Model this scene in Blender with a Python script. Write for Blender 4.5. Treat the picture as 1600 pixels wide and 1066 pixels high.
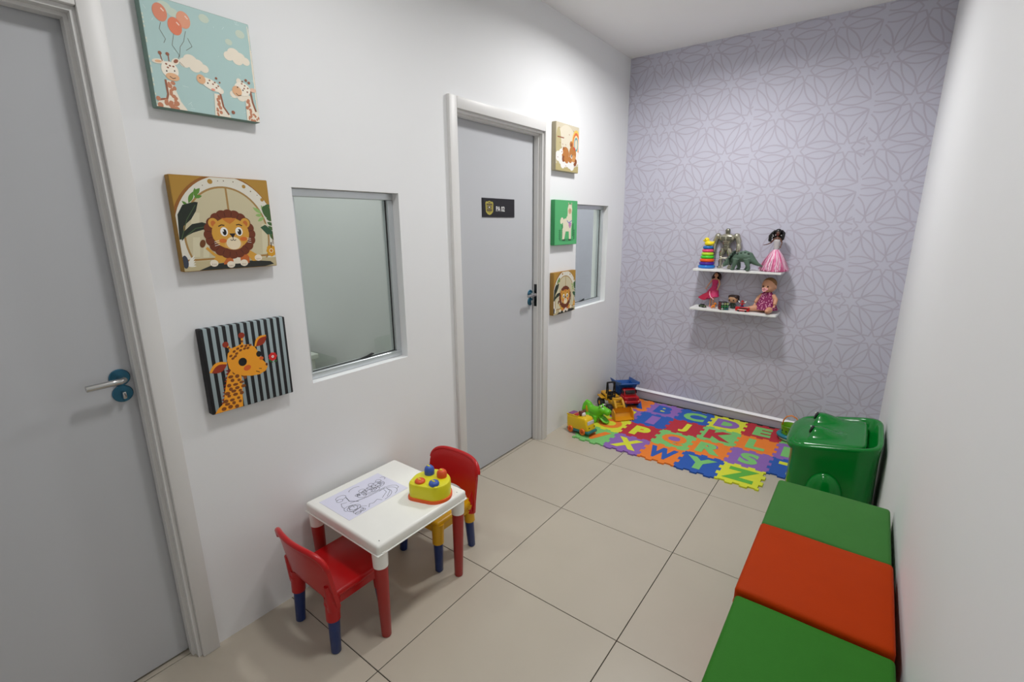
import bpy, bmesh, math, random
from mathutils import Vector, Matrix, Euler
random.seed(7)
SC = bpy.context.scene
COL = SC.collection
for o in list(bpy.data.objects): bpy.data.objects.remove(o)
PI = math.pi

# ------------------------------------------------------------------ camera
CAM = Vector((1.77407, -2.64864, 1.53090))
CR = Vector((0.79793496, 0.60271724, -0.00563193))
CU = Vector((-0.13966921, 0.19398088, 0.97101181))
CF = Vector((-0.58633805, 0.77401766, -0.23896516))
cd = bpy.data.cameras.new('camera'); cam = bpy.data.objects.new('camera', cd); COL.objects.link(cam)
cd.sensor_fit = 'HORIZONTAL'; cd.sensor_width = 36; cd.lens = 743.41 * 36 / 1600
cd.clip_start = .02; cd.clip_end = 60
M = Matrix.Identity(4)
for i, v in enumerate((CR, CU, -CF)):
    for j in range(3): M[j][i] = v[j]
for j in range(3): M[j][3] = CAM[j]
cam.matrix_world = M
SC.camera = cam

# ------------------------------------------------------------------ world, exposure
W = bpy.data.worlds.new('world'); SC.world = W; W.use_nodes = True
W.node_tree.nodes['Background'].inputs[0].default_value = (.8, .85, .9, 1)
W.node_tree.nodes['Background'].inputs[1].default_value = .02
vs = SC.view_settings
vs.view_transform = 'Standard'; vs.look = 'None'; vs.gamma = 1; vs.use_curve_mapping = False
vs.exposure = -1.14

# room dimensions (metres); x from the left wall, y towards the papered wall
RD, RH, RW = 1.283, 2.80, 1.943
YF = -3.75
def right_x(y): return RW + .0125 * (RD - y)

# the room's ceiling panels (the fixtures themselves are built with the objects)
LAMPS = [((.84, .20), 46), ((.95, -1.65), 24), ((.95, -3.05), 4.5)]
for (lx, ly), p in LAMPS:
    l = bpy.data.lights.new('panel_light', 'AREA'); l.shape = 'SQUARE'; l.size = .22; l.energy = p; l.spread = math.radians(163)
    l.color = (1.0, .995, .985)
    o = bpy.data.objects.new('panel_light', l); COL.objects.link(o); o.location = (lx, ly, RH - .016)
BOOTH_LAMPS = [((-.75, -1.75), 23.0), ((-.75, .30), 38.0)]
for (lx, ly), p in BOOTH_LAMPS:
    l = bpy.data.lights.new('booth_light', 'AREA'); l.shape = 'SQUARE'; l.size = .3; l.energy = p
    l.color = (.97, 1.0, .98)
    o = bpy.data.objects.new('booth_light', l); COL.objects.link(o); o.location = (lx, ly, RH - .02)

# ------------------------------------------------------------------ materials
def lin(c):
    c = c / 255
    return c / 12.92 if c <= .04045 else ((c + .055) / 1.055) ** 2.4
def rgb(c): return (lin(c[0]), lin(c[1]), lin(c[2]), 1)
MATS = {}
def mat(name, c, rough=.5, metal=0, var=.04, scale=9, bump=0, bscale=60, spec=.5, coat=0):
    if name in MATS: return MATS[name]
    m = bpy.data.materials.new(name); m.use_nodes = True; MATS[name] = m
    nt = m.node_tree; n = nt.nodes; b = n['Principled BSDF']
    b.inputs['Roughness'].default_value = rough; b.inputs['Metallic'].default_value = metal
    b.inputs['Specular IOR Level'].default_value = spec
    b.inputs['Coat Weight'].default_value = coat
    tc = n.new('ShaderNodeTexCoord')
    ns = n.new('ShaderNodeTexNoise'); ns.inputs['Scale'].default_value = scale; ns.inputs['Detail'].default_value = 3
    nt.links.new(tc.outputs['Object'], ns.inputs['Vector'])
    mx = n.new('ShaderNodeMix'); mx.data_type = 'RGBA'
    col = rgb(c)
    mx.inputs[6].default_value = tuple(v * (1 - var) for v in col[:3]) + (1,)
    mx.inputs[7].default_value = tuple(min(1, v * (1 + var)) for v in col[:3]) + (1,)
    nt.links.new(ns.outputs['Fac'], mx.inputs[0]); nt.links.new(mx.outputs[2], b.inputs['Base Color'])
    if bump:
        n2 = n.new('ShaderNodeTexNoise'); n2.inputs['Scale'].default_value = bscale; n2.inputs['Detail'].default_value = 4
        nt.links.new(tc.outputs['Object'], n2.inputs['Vector'])
        bp = n.new('ShaderNodeBump'); bp.inputs['Strength'].default_value = bump; bp.inputs['Distance'].default_value = .002
        nt.links.new(n2.outputs['Fac'], bp.inputs['Height']); nt.links.new(bp.outputs['Normal'], b.inputs['Normal'])
    return m
def P(name, c, rough=.35, **k):       # moulded plastic
    return mat(name, c, rough, var=.03, **k)
WALL = mat('wall_paint', (238, 239, 240), .62, var=.015, scale=2, bump=.05, bscale=90)
WALLR = WALL
CEIL = mat('ceiling_paint', (246, 245, 245), .8, var=.01)
DOORM = mat('door_laminate', (194, 196, 200), .45, var=.012, scale=3, bump=.03, bscale=300)
TRIM = mat('trim_paint', (226, 225, 223), .4, var=.015)
PAPER = mat('wallpaper', (204, 203, 218), .7, var=.012, scale=40)
PAPERL = mat('wallpaper_lines', (192, 187, 202), .7, var=.03)
TILE = mat('porcelain_tile', (191, 182, 166), .34, var=.05, scale=3.5)
GROUT = mat('grout', (44, 40, 34), .9)
ALU = mat('aluminium', (205, 210, 213), .3, .6)
CHROME = mat('brushed_chrome', (190, 190, 188), .18, 1)
BLUECAP = mat('blue_film_metal', (52, 106, 132), .25, .6)
BLACK = P('black_plastic', (18, 18, 20), .4)
DARK = P('dark_rubber', (28, 27, 28), .6)
WHITE = P('white_plastic', (249, 249, 243), .3)
RED = P('red_plastic', (190, 12, 18), .28)
REDLEG = P('red_leg_plastic', (168, 38, 34), .4)
NAVY = P('navy_plastic', (22, 50, 112), .32)
YELLOW = P('yellow_plastic', (226, 172, 14), .35)
SHELFM = P('shelf_white', (240, 240, 238), .4)

# ------------------------------------------------------------------ mesh building
class MB:
    def __init__(s): s.v = []; s.f = []; s.m = []
    def add(s, vs_, fs, mi=0, T=None):
        k = len(s.v)
        s.v += [tuple(T @ Vector(v)) if T is not None else tuple(v) for v in vs_]
        for f in fs: s.f.append(tuple(i + k for i in f)); s.m.append(mi)
        return s
    def box(s, c, d, mi=0, T=None):
        x, y, z = c; a, b, e = d[0] / 2, d[1] / 2, d[2] / 2
        vv = [(x + i * a, y + j * b, z + k * e) for k in (-1, 1) for j in (-1, 1) for i in (-1, 1)]
        return s.add(vv, [(0, 2, 3, 1), (4, 5, 7, 6), (0, 1, 5, 4), (2, 6, 7, 3), (0, 4, 6, 2), (1, 3, 7, 5)], mi, T)
    def bb(s, x0, x1, y0, y1, z0, z1, mi=0, T=None):
        return s.box(((x0 + x1) / 2, (y0 + y1) / 2, (z0 + z1) / 2), (x1 - x0, y1 - y0, z1 - z0), mi, T)
    def rbox(s, c, d, r, seg=3, mi=0, T=None, fn=None):
        bm = bmesh.new(); bmesh.ops.create_cube(bm, size=1)
        for v in bm.verts: v.co = Vector((v.co.x * d[0], v.co.y * d[1], v.co.z * d[2]))
        bmesh.ops.bevel(bm, geom=list(bm.edges), offset=r, segments=seg, profile=.5, affect='EDGES')
        bm.verts.index_update()
        vv = [v.co + Vector(c) for v in bm.verts]
        if fn: vv = [fn(v) for v in vv]
        ff = [tuple(v.index for v in f.verts) for f in bm.faces]; bm.free()
        return s.add(vv, ff, mi, T)
    def tube(s, path, rad, n=10, mi=0, T=None, caps=True, flat=1.0):
        path = [Vector(p) for p in path]
        if not isinstance(rad, (list, tuple)): rad = [rad] * len(path)
        vv = []; prev = None
        for i, p in enumerate(path):
            t = (path[min(i + 1, len(path) - 1)] - path[max(i - 1, 0)])
            t = t.normalized() if t.length > 1e-9 else Vector((0, 0, 1))
            if prev is None:
                a = Vector((0, 0, 1)) if abs(t.z) < .9 else Vector((1, 0, 0))
                u = t.cross(a).normalized()
            else:
                u = (prev - t * prev.dot(t)).normalized()
            prev = u; w = t.cross(u)
            for k in range(n):
                a = 2 * PI * k / n
                vv.append(p + rad[i] * (math.cos(a) * u + flat * math.sin(a) * w))
        ff = []
        for i in range(len(path) - 1):
            for k in range(n):
                k2 = (k + 1) % n
                ff.append((i * n + k, i * n + k2, (i + 1) * n + k2, (i + 1) * n + k))
        if caps:
            ff.append(tuple(range(n - 1, -1, -1))); q = (len(path) - 1) * n
            ff.append(tuple(range(q, q + n)))
        return s.add(vv, ff, mi, T)
    def cyl(s, p0, p1, r0, r1=None, n=16, mi=0, T=None):
        return s.tube([p0, p1], [r0, r0 if r1 is None else r1], n, mi, T)
    def lathe(s, prof, n=24, c=(0, 0, 0), mi=0, T=None):
        vv = []
        for r, z in prof:
            for k in range(n):
                a = 2 * PI * k / n
                vv.append((c[0] + r * math.cos(a), c[1] + r * math.sin(a), c[2] + z))
        ff = []
        for i in range(len(prof) - 1):
            for k in range(n):
                k2 = (k + 1) % n
                ff.append((i * n + k, i * n + k2, (i + 1) * n + k2, (i + 1) * n + k))
        if prof[0][0] > 1e-6: ff.append(tuple(range(n - 1, -1, -1)))
        if prof[-1][0] > 1e-6:
            q = (len(prof) - 1) * n; ff.append(tuple(range(q, q + n)))
        return s.add(vv, ff, mi, T)
    def ell(s, c, r, nu=16, nv=10, mi=0, T=None, R=None):
        vv = [Vector((0, 0, -r[2]))]
        for j in range(1, nv):
            t = -PI / 2 + PI * j / nv
            for k in range(nu):
                a = 2 * PI * k / nu
                vv.append(Vector((r[0] * math.cos(t) * math.cos(a), r[1] * math.cos(t) * math.sin(a), r[2] * math.sin(t))))
        vv.append(Vector((0, 0, r[2])))
        if R is not None: vv = [R @ v for v in vv]
        vv = [v + Vector(c) for v in vv]
        ff = [(0, 1 + (k + 1) % nu, 1 + k) for k in range(nu)]
        for j in range(nv - 2):
            for k in range(nu):
                k2 = (k + 1) % nu; a = 1 + j * nu
                ff.append((a + k, a + k2, a + nu + k2, a + nu + k))
        q = 1 + (nv - 2) * nu; e = len(vv) - 1
        ff += [(q + k, q + (k + 1) % nu, e) for k in range(nu)]
        return s.add(vv, ff, mi, T)
    def torus(s, c, R0, r0, nu=28, nv=10, mi=0, T=None, sz=1.0):
        vv = []
        for i in range(nu):
            a = 2 * PI * i / nu
            for j in range(nv):
                b = 2 * PI * j / nv
                q = R0 + r0 * math.cos(b)
                vv.append((c[0] + q * math.cos(a), c[1] + q * math.sin(a), c[2] + sz * r0 * math.sin(b)))
        ff = [(i * nv + j, ((i + 1) % nu) * nv + j, ((i + 1) % nu) * nv + (j + 1) % nv, i * nv + (j + 1) % nv) for i in range(nu) for j in range(nv)]
        return s.add(vv, ff, mi, T)
    def prism(s, poly, z0, z1, mi=0, T=None, inset=0, top=True):
        n = len(poly)
        rings = [(poly, z0)]
        if inset:
            cx = sum(p[0] for p in poly) / n; cy = sum(p[1] for p in poly) / n
            def sh(q):
                out = []
                for p in poly:
                    d = Vector((cx - p[0], cy - p[1])); L = d.length
                    out.append((p[0] + d.x / L * q, p[1] + d.y / L * q))
                return out
            rings += [(poly, z1 - inset), (sh(inset * .3), z1 - inset * .3), (sh(inset), z1)]
        else: rings.append((poly, z1))
        vv = [(p[0], p[1], z) for pl, z in rings for p in pl]
        ff = [tuple(range(n - 1, -1, -1)), tuple(range((len(rings) - 1) * n, len(rings) * n))]
        for i in range(len(rings) - 1):
            for k in range(n):
                k2 = (k + 1) % n
                ff.append((i * n + k, i * n + k2, (i + 1) * n + k2, (i + 1) * n + k))
        return s.add(vv, ff, mi, T)
    def loft(s, rings, mi=0, T=None, caps=True):
        n = len(rings[0]); vv = [p for r in rings for p in r]; ff = []
        for i in range(len(rings) - 1):
            for k in range(n):
                k2 = (k + 1) % n
                ff.append((i * n + k, i * n + k2, (i + 1) * n + k2, (i + 1) * n + k))
        if caps:
            ff.append(tuple(range(n - 1, -1, -1))); q = (len(rings) - 1) * n
            ff.append(tuple(range(q, q + n)))
        return s.add(vv, ff, mi, T)
    def mesh(s, name, mats, smooth=None):
        me = bpy.data.meshes.new(name); me.from_pydata(s.v, [], s.f)
        if not isinstance(mats, (list, tuple)): mats = [mats]
        for m in mats: me.materials.append(m)
        for p, mi in zip(me.polygons, s.m): p.material_index = mi
        if smooth is not None:
            for p in me.polygons: p.use_smooth = True
            me.update()
            if smooth < 179: me.set_sharp_from_angle(angle=math.radians(smooth))
        me.update()
        return me
    def build(s, name, mats, parent=None, smooth=40, loc=None, label=None):
        o = bpy.data.objects.new(name, s.mesh(name, mats, smooth)); COL.objects.link(o)
        if parent: o.parent = parent
        if loc: o.location = loc
        if label: o['label'] = label
        return o
def place(name, me, parent=None, loc=(0, 0, 0), rot=(0, 0, 0), scale=None):
    o = bpy.data.objects.new(name, me); COL.objects.link(o); o.parent = parent
    o.location = loc; o.rotation_euler = rot
    if scale: o.scale = scale
    return o
def tag(o, label, cat, group=None):
    o['label'] = label; o['category'] = cat
    if group: o['group'] = group
    return o
def thing(name, label, cat, loc=(0, 0, 0), rz=0, group=None, rot=None):
    o = bpy.data.objects.new(name, None); COL.objects.link(o); o.empty_display_size = .05
    o.location = loc; o.rotation_euler = rot if rot else (0, 0, rz)
    return tag(o, label, cat, group)
def struct(o): o['kind'] = 'structure'; return o
def organic(name, mb, m, parent, voxel=.004, smooth=6):
    o = mb.build(name, m, parent, smooth=180)
    r = o.modifiers.new('r', 'REMESH'); r.mode = 'VOXEL'; r.voxel_size = voxel; r.use_smooth_shade = True
    s = o.modifiers.new('s', 'SMOOTH'); s.iterations = smooth; s.factor = .5
    return o
def text_mesh(t, size, extrude=0, offset=0, name='text', xs=1):
    c = bpy.data.curves.new(name, 'FONT'); c.body = t; c.size = size; c.extrude = extrude; c.offset = offset
    c.align_x = 'CENTER'; c.align_y = 'CENTER'; c.resolution_u = 3
    o = bpy.data.objects.new(name, c); COL.objects.link(o)
    dg = bpy.context.evaluated_depsgraph_get(); dg.update()
    me = bpy.data.meshes.new_from_object(o.evaluated_get(dg)); me.name = name
    bpy.data.objects.remove(o); bpy.data.curves.remove(c)
    xsv = [v.co.x for v in me.vertices]; ysv = [v.co.y for v in me.vertices]
    cx = (min(xsv) + max(xsv)) / 2; cy = (min(ysv) + max(ysv)) / 2
    for v in me.vertices: v.co.x = (v.co.x - cx) * xs; v.co.y -= cy
    return me
def RZ(a): return Matrix.Rotation(a, 4, 'Z')
def TR(*p): return Matrix.Translation(p)

# ================================================================== THE ROOM
WT = .13   # partition thickness
D1 = (-3.005, -2.205, 2.09); D2 = (-.77, .03, 2.09)       # door openings y0,y1,top
W1 = (-1.662, -1.157, .899, 1.669); W2 = (.478, .986, .899, 1.667)
def wall_left():
    b = MB(); x0, x1 = -WT, 0
    cuts = [D1[0], D1[1], W1[0], W1[1], D2[0], D2[1], W2[0], W2[1]]
    b.bb(x0, x1, YF, D1[0], 0, RH)
    b.bb(x0, x1, D1[0], D1[1], D1[2], RH)
    b.bb(x0, x1, D1[1], W1[0], 0, RH)
    b.bb(x0, x1, W1[0], W1[1], 0, W1[2]); b.bb(x0, x1, W1[0], W1[1], W1[3], RH)
    b.bb(x0, x1, W1[1], D2[0], 0, RH)
    b.bb(x0, x1, D2[0], D2[1], D2[2], RH)
    b.bb(x0, x1, D2[1], W2[0], 0, RH)
    b.bb(x0, x1, W2[0], W2[1], 0, W2[2]); b.bb(x0, x1, W2[0], W2[1], W2[3], RH)
    b.bb(x0, x1, W2[1], RD + .1, 0, RH)
    return struct(b.build('wall_left', WALL, smooth=None))
wall_left()
b = MB(); b.bb(-2.0, RW + .2, RD, RD + .1, -.06, RH)
wback = struct(b.build('wall_back', PAPER, smooth=None))
b = MB()
y0, y1 = YF, RD
b.add([(right_x(y0), y0, 0), (right_x(y1), y1, 0), (right_x(y1) + .12, y1, 0), (right_x(y0) + .12, y0, 0),
       (right_x(y0), y0, RH), (right_x(y1), y1, RH), (right_x(y1) + .12, y1, RH), (right_x(y0) + .12, y0, RH)],
      [(0, 1, 2, 3), (4, 7, 6, 5), (0, 4, 5, 1), (1, 5, 6, 2), (2, 6, 7, 3), (3, 7, 4, 0)])
struct(b.build('wall_right', WALLR, smooth=None))
b = MB(); b.bb(-2.0, RW + .3, YF - .1, YF, 0, RH); struct(b.build('wall_front', WALL, smooth=None))
b = MB(); b.bb(-2.0, RW + .3, YF - .1, RD + .1, RH, RH + .08); struct(b.build('ceiling', CEIL, smooth=None))

# floor: grout bed with single tiles laid on it
b = MB(); b.bb(-2.0, RW + .3, YF - .1, RD + .1, -.06, -.003)
floor = struct(b.build('floor', GROUT, smooth=None))
T = .62; GX = [-.041, .574, 1.194, 1.814, 2.434]
def tile(x0, x1, y0, y1):
    g = .0017
    bb_ = MB(); bb_.rbox(((x0 + x1) / 2, (y0 + y1) / 2, -.004), (x1 - x0 - 2 * g, y1 - y0 - 2 * g, .008), .0007, 1)
    bb_.build('floor_tile', TILE, floor, smooth=None)
ys = [T * k for k in range(-7, 3)]
for i in range(4):
    for j in range(len(ys) - 1):
        a, c = max(ys[j], YF), min(ys[j + 1], RD)
        xa, xb = GX[i], min(GX[i + 1], 2.03)
        if c - a > .03: tile(xa, xb, a, c)
for j in range(len(ys) - 1):       # behind the partition
    for k in range(3):
        tile(-.041 - T * (k + 1), -.041 - T * k, max(ys[j], YF), min(ys[j + 1], RD))
# booths behind the partition
b = MB(); b.bb(-1.80, -1.70, YF, RD, 0, RH); struct(b.build('wall_booth_end', WALL, smooth=None))
b = MB(); b.bb(-1.70, -WT, -.98, -.90, 0, RH); struct(b.build('wall_booth_divider', WALL, smooth=None))

# printed line pattern of the wallpaper: six-leaf rosettes on a triangular net, in strips
def wallpaper():
    b = MB(); L = .286; H3 = L * math.sqrt(3) / 2; wd = .0043; rw = random.Random(2)
    def ribbon(pts, x0, x1):
        for p, q in zip(pts[:-1], pts[1:]):
            if not (x0 <= p[0] <= x1 and x0 <= q[0] <= x1 and .075 < p[1] < RH and .075 < q[1] < RH): continue
            d = Vector((q[0] - p[0], q[1] - p[1]))
            if d.length < 1e-6: continue
            d.normalize(); n = Vector((-d.y, d.x)) * wd; e = d * wd * .25; yy = RD - rw.uniform(.0003, .0009)
            b.add([(p[0] - n.x - e.x, yy, p[1] - n.y - e.y), (q[0] - n.x + e.x, yy, q[1] - n.y + e.y),
                   (q[0] + n.x + e.x, yy, q[1] + n.y + e.y), (p[0] + n.x - e.x, yy, p[1] + n.y - e.y)], [(0, 1, 2, 3)])
    def arc(p, q, h):
        p = Vector(p); q = Vector(q); d = q - p; n = Vector((-d.y, d.x)).normalized()
        return [tuple(p + d * (t / 8) + n * h * math.sin(PI * t / 8)) for t in range(9)]
    strips = [(-.01, .27), (.27, .945), (.945, 1.62), (1.62, 2.0)]
    for si, (x0, x1) in enumerate(strips):
        ox = [.20, .345, 1.09, 1.82][si]
        oz = 1.75
        for j in range(-9, 6):
            for i in range(-4, 5):
                c = Vector((ox + i * L + (j % 2) * L / 2, oz + j * H3))
                if c.x < x0 - L or c.x > x1 + L: continue
                st = []
                for k in range(12):
                    a = PI / 6 * k
                    r = .215 * L if k % 2 else .10 * L
                    st.append((c.x + r * math.cos(a), c.y + r * math.sin(a)))
                ribbon(st + st[:1], x0, x1)
                for up in (1, -1):
                    tri = [c, c + Vector((L, 0)), c + Vector((L / 2, up * H3))]
                    g = sum(tri, Vector((0, 0))) / 3
                    inn = [v + (g - v).normalized() * L * .215 for v in tri]
                    for k in range(3):
                        p, q = inn[k], inn[(k + 1) % 3]
                        h = .085 * L
                        ribbon(arc(p, q, h), x0, x1); ribbon(arc(p, q, -h), x0, x1)
    o = b.build('wallpaper_print', PAPERL, wback, smooth=None, label='mauve leaf rosette lines printed on the lilac wallpaper')
    o['kind'] = 'stuff'
wallpaper()

# baseboard on the papered wall
b = MB()
za, zb = .080, .058
b.add([(0, RD - .014, 0), (RW, RD - .014, 0), (RW, RD - .0008, 0), (0, RD - .0008, 0), (0, RD - .014, za), (RW, RD - .014, zb), (RW, RD - .0008, zb + .003), (0, RD - .0008, za + .003)],
      [(3, 2, 1, 0), (4, 5, 6, 7), (0, 1, 5, 4), (1, 2, 6, 5), (2, 3, 7, 6), (3, 0, 4, 7)])
bbk = struct(b.build('baseboard_back', mat('baseboard_lilac', (184, 178, 190), .4, var=.02), smooth=None))
b = MB()
b.add([(0, RD - .019, za - .004), (RW, RD - .019, zb - .004), (RW, RD - .0008, zb - .004), (0, RD - .0008, za - .004), (0, RD - .019, za - .002), (RW, RD - .019, zb - .002), (RW, RD - .0008, zb + .013), (0, RD - .0008, za + .013)],
      [(3, 2, 1, 0), (4, 5, 6, 7), (0, 1, 5, 4), (1, 2, 6, 5), (2, 3, 7, 6), (3, 0, 4, 7)])
b.build('white_cap', mat('baseboard_cap', (246, 244, 248), .3, var=.01), bbk, smooth=None)

# ------------------------------------------------------------------ doors
def door(n, op, sign):
    y0, y1, zt = op
    e = bpy.data.objects.new('door_%d' % n, None); COL.objects.link(e); e.location = (0, (y0 + y1) / 2, 0); struct(e)
    oy = -(y0 + y1) / 2
    tw = .056
    for nm, r in (('door_trim', (y0 - tw, y0, 0, zt + tw)), ('door_trim', (y1, y1 + tw, 0, zt + tw)), ('door_trim', (y0, y1, zt, zt + tw))):
        b = MB(); b.rbox((.009, (r[0] + r[1]) / 2 + oy, (r[2] + r[3]) / 2), (.022, r[1] - r[0] - .0006, r[3] - r[2] - .0006), .003, 2)
        b.build(nm, TRIM, e)
    jt = .0
    for (a, c, z0, z1) in ((y0, y0 + .012, 0, zt), (y1 - .012, y1, 0, zt), (y0 + .012, y1 - .012, zt - .012, zt)):
        b = MB(); b.bb(-.062 - .05, .004, a + oy, c + oy, z0, z1)
        b.build('door_jamb', TRIM, e, smooth=None)
    for (a, c, z0, z1) in ((y0 + .012, y0 + .022, 0, zt - .012), (y1 - .022, y1 - .012, 0, zt - .012), (y0 + .022, y1 - .022, zt - .022, zt - .012)):
        b = MB(); b.bb(-.055, -.022, a + oy, c + oy, z0, z1)
        b.build('door_stop', TRIM, e, smooth=None)
    b = MB(); b.rbox((-.0775, 0, (zt - .014) / 2 + .003), (.035, y1 - y0 - .030, zt - .024), .0015, 1)
    leaf = b.build('door_leaf', DOORM, e, smooth=None)
    hy = y1 - .055 + oy; xl = -.060
    for z, nm in ((1.072, 'handle_rose'), (1.020, 'lock_rose')):
        b = MB(); b.lathe([(0.027, 0), (.027, .004), (.025, .006), (.0, .0061)], 28, T=TR(xl, hy, z) @ Matrix.Rotation(PI / 2, 4, 'Y'))
        b.build(nm, BLUECAP, e)
    b = MB()
    pth = [(xl + .004, hy, 1.072), (xl + .028, hy, 1.072), (xl + .045, hy, 1.072), (xl + .052, hy - .008, 1.0715), (xl + .052, hy - .03, 1.071), (xl + .052, hy - .092, 1.069)]
    b.tube(pth, [.0085, .0085, .0095, .0095, .0095, .0095], 14)
    b.build('lever_handle', CHROME, e, label='chrome lever handle')
    b = MB(); b.rbox((xl + .014, hy, 1.018), (.022, .011, .024), .004, 2)
    lk = b.build('lock_cylinder', CHROME, e)
    b = MB(); b.box((xl + .0258, hy, 1.022), (.0012, .002, .008)); b.build('keyhole', BLACK, lk)
    if n == 2:
      b = MB(); b.bb(-.048, -.026, y1 - .0225 + oy, y1 - .0218 + oy, .985, 1.135)
      b.build('strike_plate', BLACK, e)
    return e
door(1, D1, 1); door2 = door(2, D2, 1)

# ------------------------------------------------------------------ windows
def glass_mat():
    m = bpy.data.materials.new('window_glass'); m.use_nodes = True
    nt = m.node_tree; n = nt.nodes; n.clear()
    out = n.new('ShaderNodeOutputMaterial'); mx = n.new('ShaderNodeMixShader'); lw = n.new('ShaderNodeLayerWeight'); lw.inputs[0].default_value = .5
    tr = n.new('ShaderNodeBsdfTransparent'); tr.inputs[0].default_value = (.915, .94, .915, 1)
    gl = n.new('ShaderNodeBsdfGlossy'); gl.inputs[1].default_value = .012; gl.inputs[0].default_value = (.94, .98, .96, 1)
    pw = n.new('ShaderNodeMath'); pw.operation = 'POWER'; pw.inputs[1].default_value = 5
    ad = n.new('ShaderNodeMath'); ad.operation = 'MULTIPLY_ADD'; ad.inputs[1].default_value = .94; ad.inputs[2].default_value = .05
    nt.links.new(lw.outputs['Facing'], pw.inputs[0]); nt.links.new(pw.outputs[0], ad.inputs[0]); nt.links.new(ad.outputs[0], mx.inputs[0])
    nt.links.new(tr.outputs[0], mx.inputs[1]); nt.links.new(gl.outputs[0], mx.inputs[2]); nt.links.new(mx.outputs[0], out.inputs[0])
    return m
GLASS = glass_mat()
def window(n, w):
    y0, y1, z0, z1 = w; oy = -(y0 + y1) / 2
    e = bpy.data.objects.new('window_%d' % n, None); COL.objects.link(e); e.location = (0, -oy, 0); struct(e)
    fw, xf, xb = .030, -.042, -.085
    for (a, c, d, f) in ((y0, y1, z0, z0 + fw), (y0, y1, z1 - fw, z1), (y0, y0 + fw, z0 + fw, z1 - fw), (y1 - fw, y1, z0 + fw, z1 - fw)):
        b = MB(); b.rbox(((xf + xb) / 2, (a + c) / 2 + oy, (d + f) / 2), (xf - xb, c - a - .0006, f - d - .0006), .002, 1)
        b.build('window_frame', ALU, e, smooth=None)
    b = MB()
    b.bb(-.066, -.062, y0 + fw - .004 + oy, y1 - fw + .004 + oy, z0 + fw - .004, z1 - fw + .004)
    b.build('pane', GLASS, e, smooth=None)
    b = MB(); b.bb(-.061, -.058, y0 + fw + oy, y0 + fw + .004 + oy, z0 + fw, z1 - fw); b.bb(-.061, -.058, y1 - fw - .004 + oy, y1 - fw + oy, z0 + fw, z1 - fw)
    b.bb(-.061, -.058, y0 + fw + oy, y1 - fw + oy, z0 + fw, z0 + fw + .003)
    b.build('glazing_gasket', DARK, e, smooth=None)
    ly = .06 if n == 1 else -.04
    b = MB(); b.tube([(-.057, ly - .035, z0 + fw + .003), (-.055, ly - .005, z0 + fw + .006), (-.05, ly + .02, z0 + fw + .014), (-.05, ly + .03, z0 + fw + .014)], [.003, .005, .006, .003], 8)
    b.build('window_latch', BLACK, e)
window(1, W1); window(2, W2)

# desks in the booths, seen through the glass
def booth_desk(x, y, w, d, label):
    t = thing('booth_desk', label, 'desk', (x, y, 0))
    b = MB(); b.rbox((0, 0, .735), (w, d, .03), .003, 1); b.build('desk_top', WHITE, t, smooth=None)
    for sx in (-1, 1):
        b = MB(); b.bb(sx * (w / 2 - .03) - .012, sx * (w / 2 - .03) + .012, -d / 2 + .02, d / 2 - .02, 0, .72); b.build('side_panel', WHITE, t, smooth=None)
booth_desk(-1.285, -1.42, .72, .66, 'white desk behind the glass of the window beside the lion picture')

# ------------------------------------------------------------------ ceiling panels
EMIT = bpy.data.materials.new('led_diffuser'); EMIT.use_nodes = True
bs = EMIT.node_tree.nodes['Principled BSDF']; bs.inputs['Emission Color'].default_value = (1, .99, .97, 1); bs.inputs['Emission Strength'].default_value = 4
for k, ((lx, ly), p) in enumerate(LAMPS):
    t = thing('ceiling_panel', ['square white ceiling light panel nearest the lilac wall', 'square white ceiling light panel above the small play table', 'square white ceiling light panel behind the camera'][k], 'ceiling light', (lx, ly, RH), group='ceiling light panels')
    b = MB()
    for (a, c, d, e) in ((-.14, .14, -.14, -.11), (-.14, .14, .11, .14), (-.14, -.11, -.11, .11), (.11, .14, -.11, .11)): b.bb(a, c, d, e, -.012, 0)
    b.build('panel_frame', WHITE, t, smooth=None)
    b = MB(); b.bb(-.11, .11, -.11, .11, -.008, 0); b.build('diffuser', EMIT, t, smooth=None)

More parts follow.
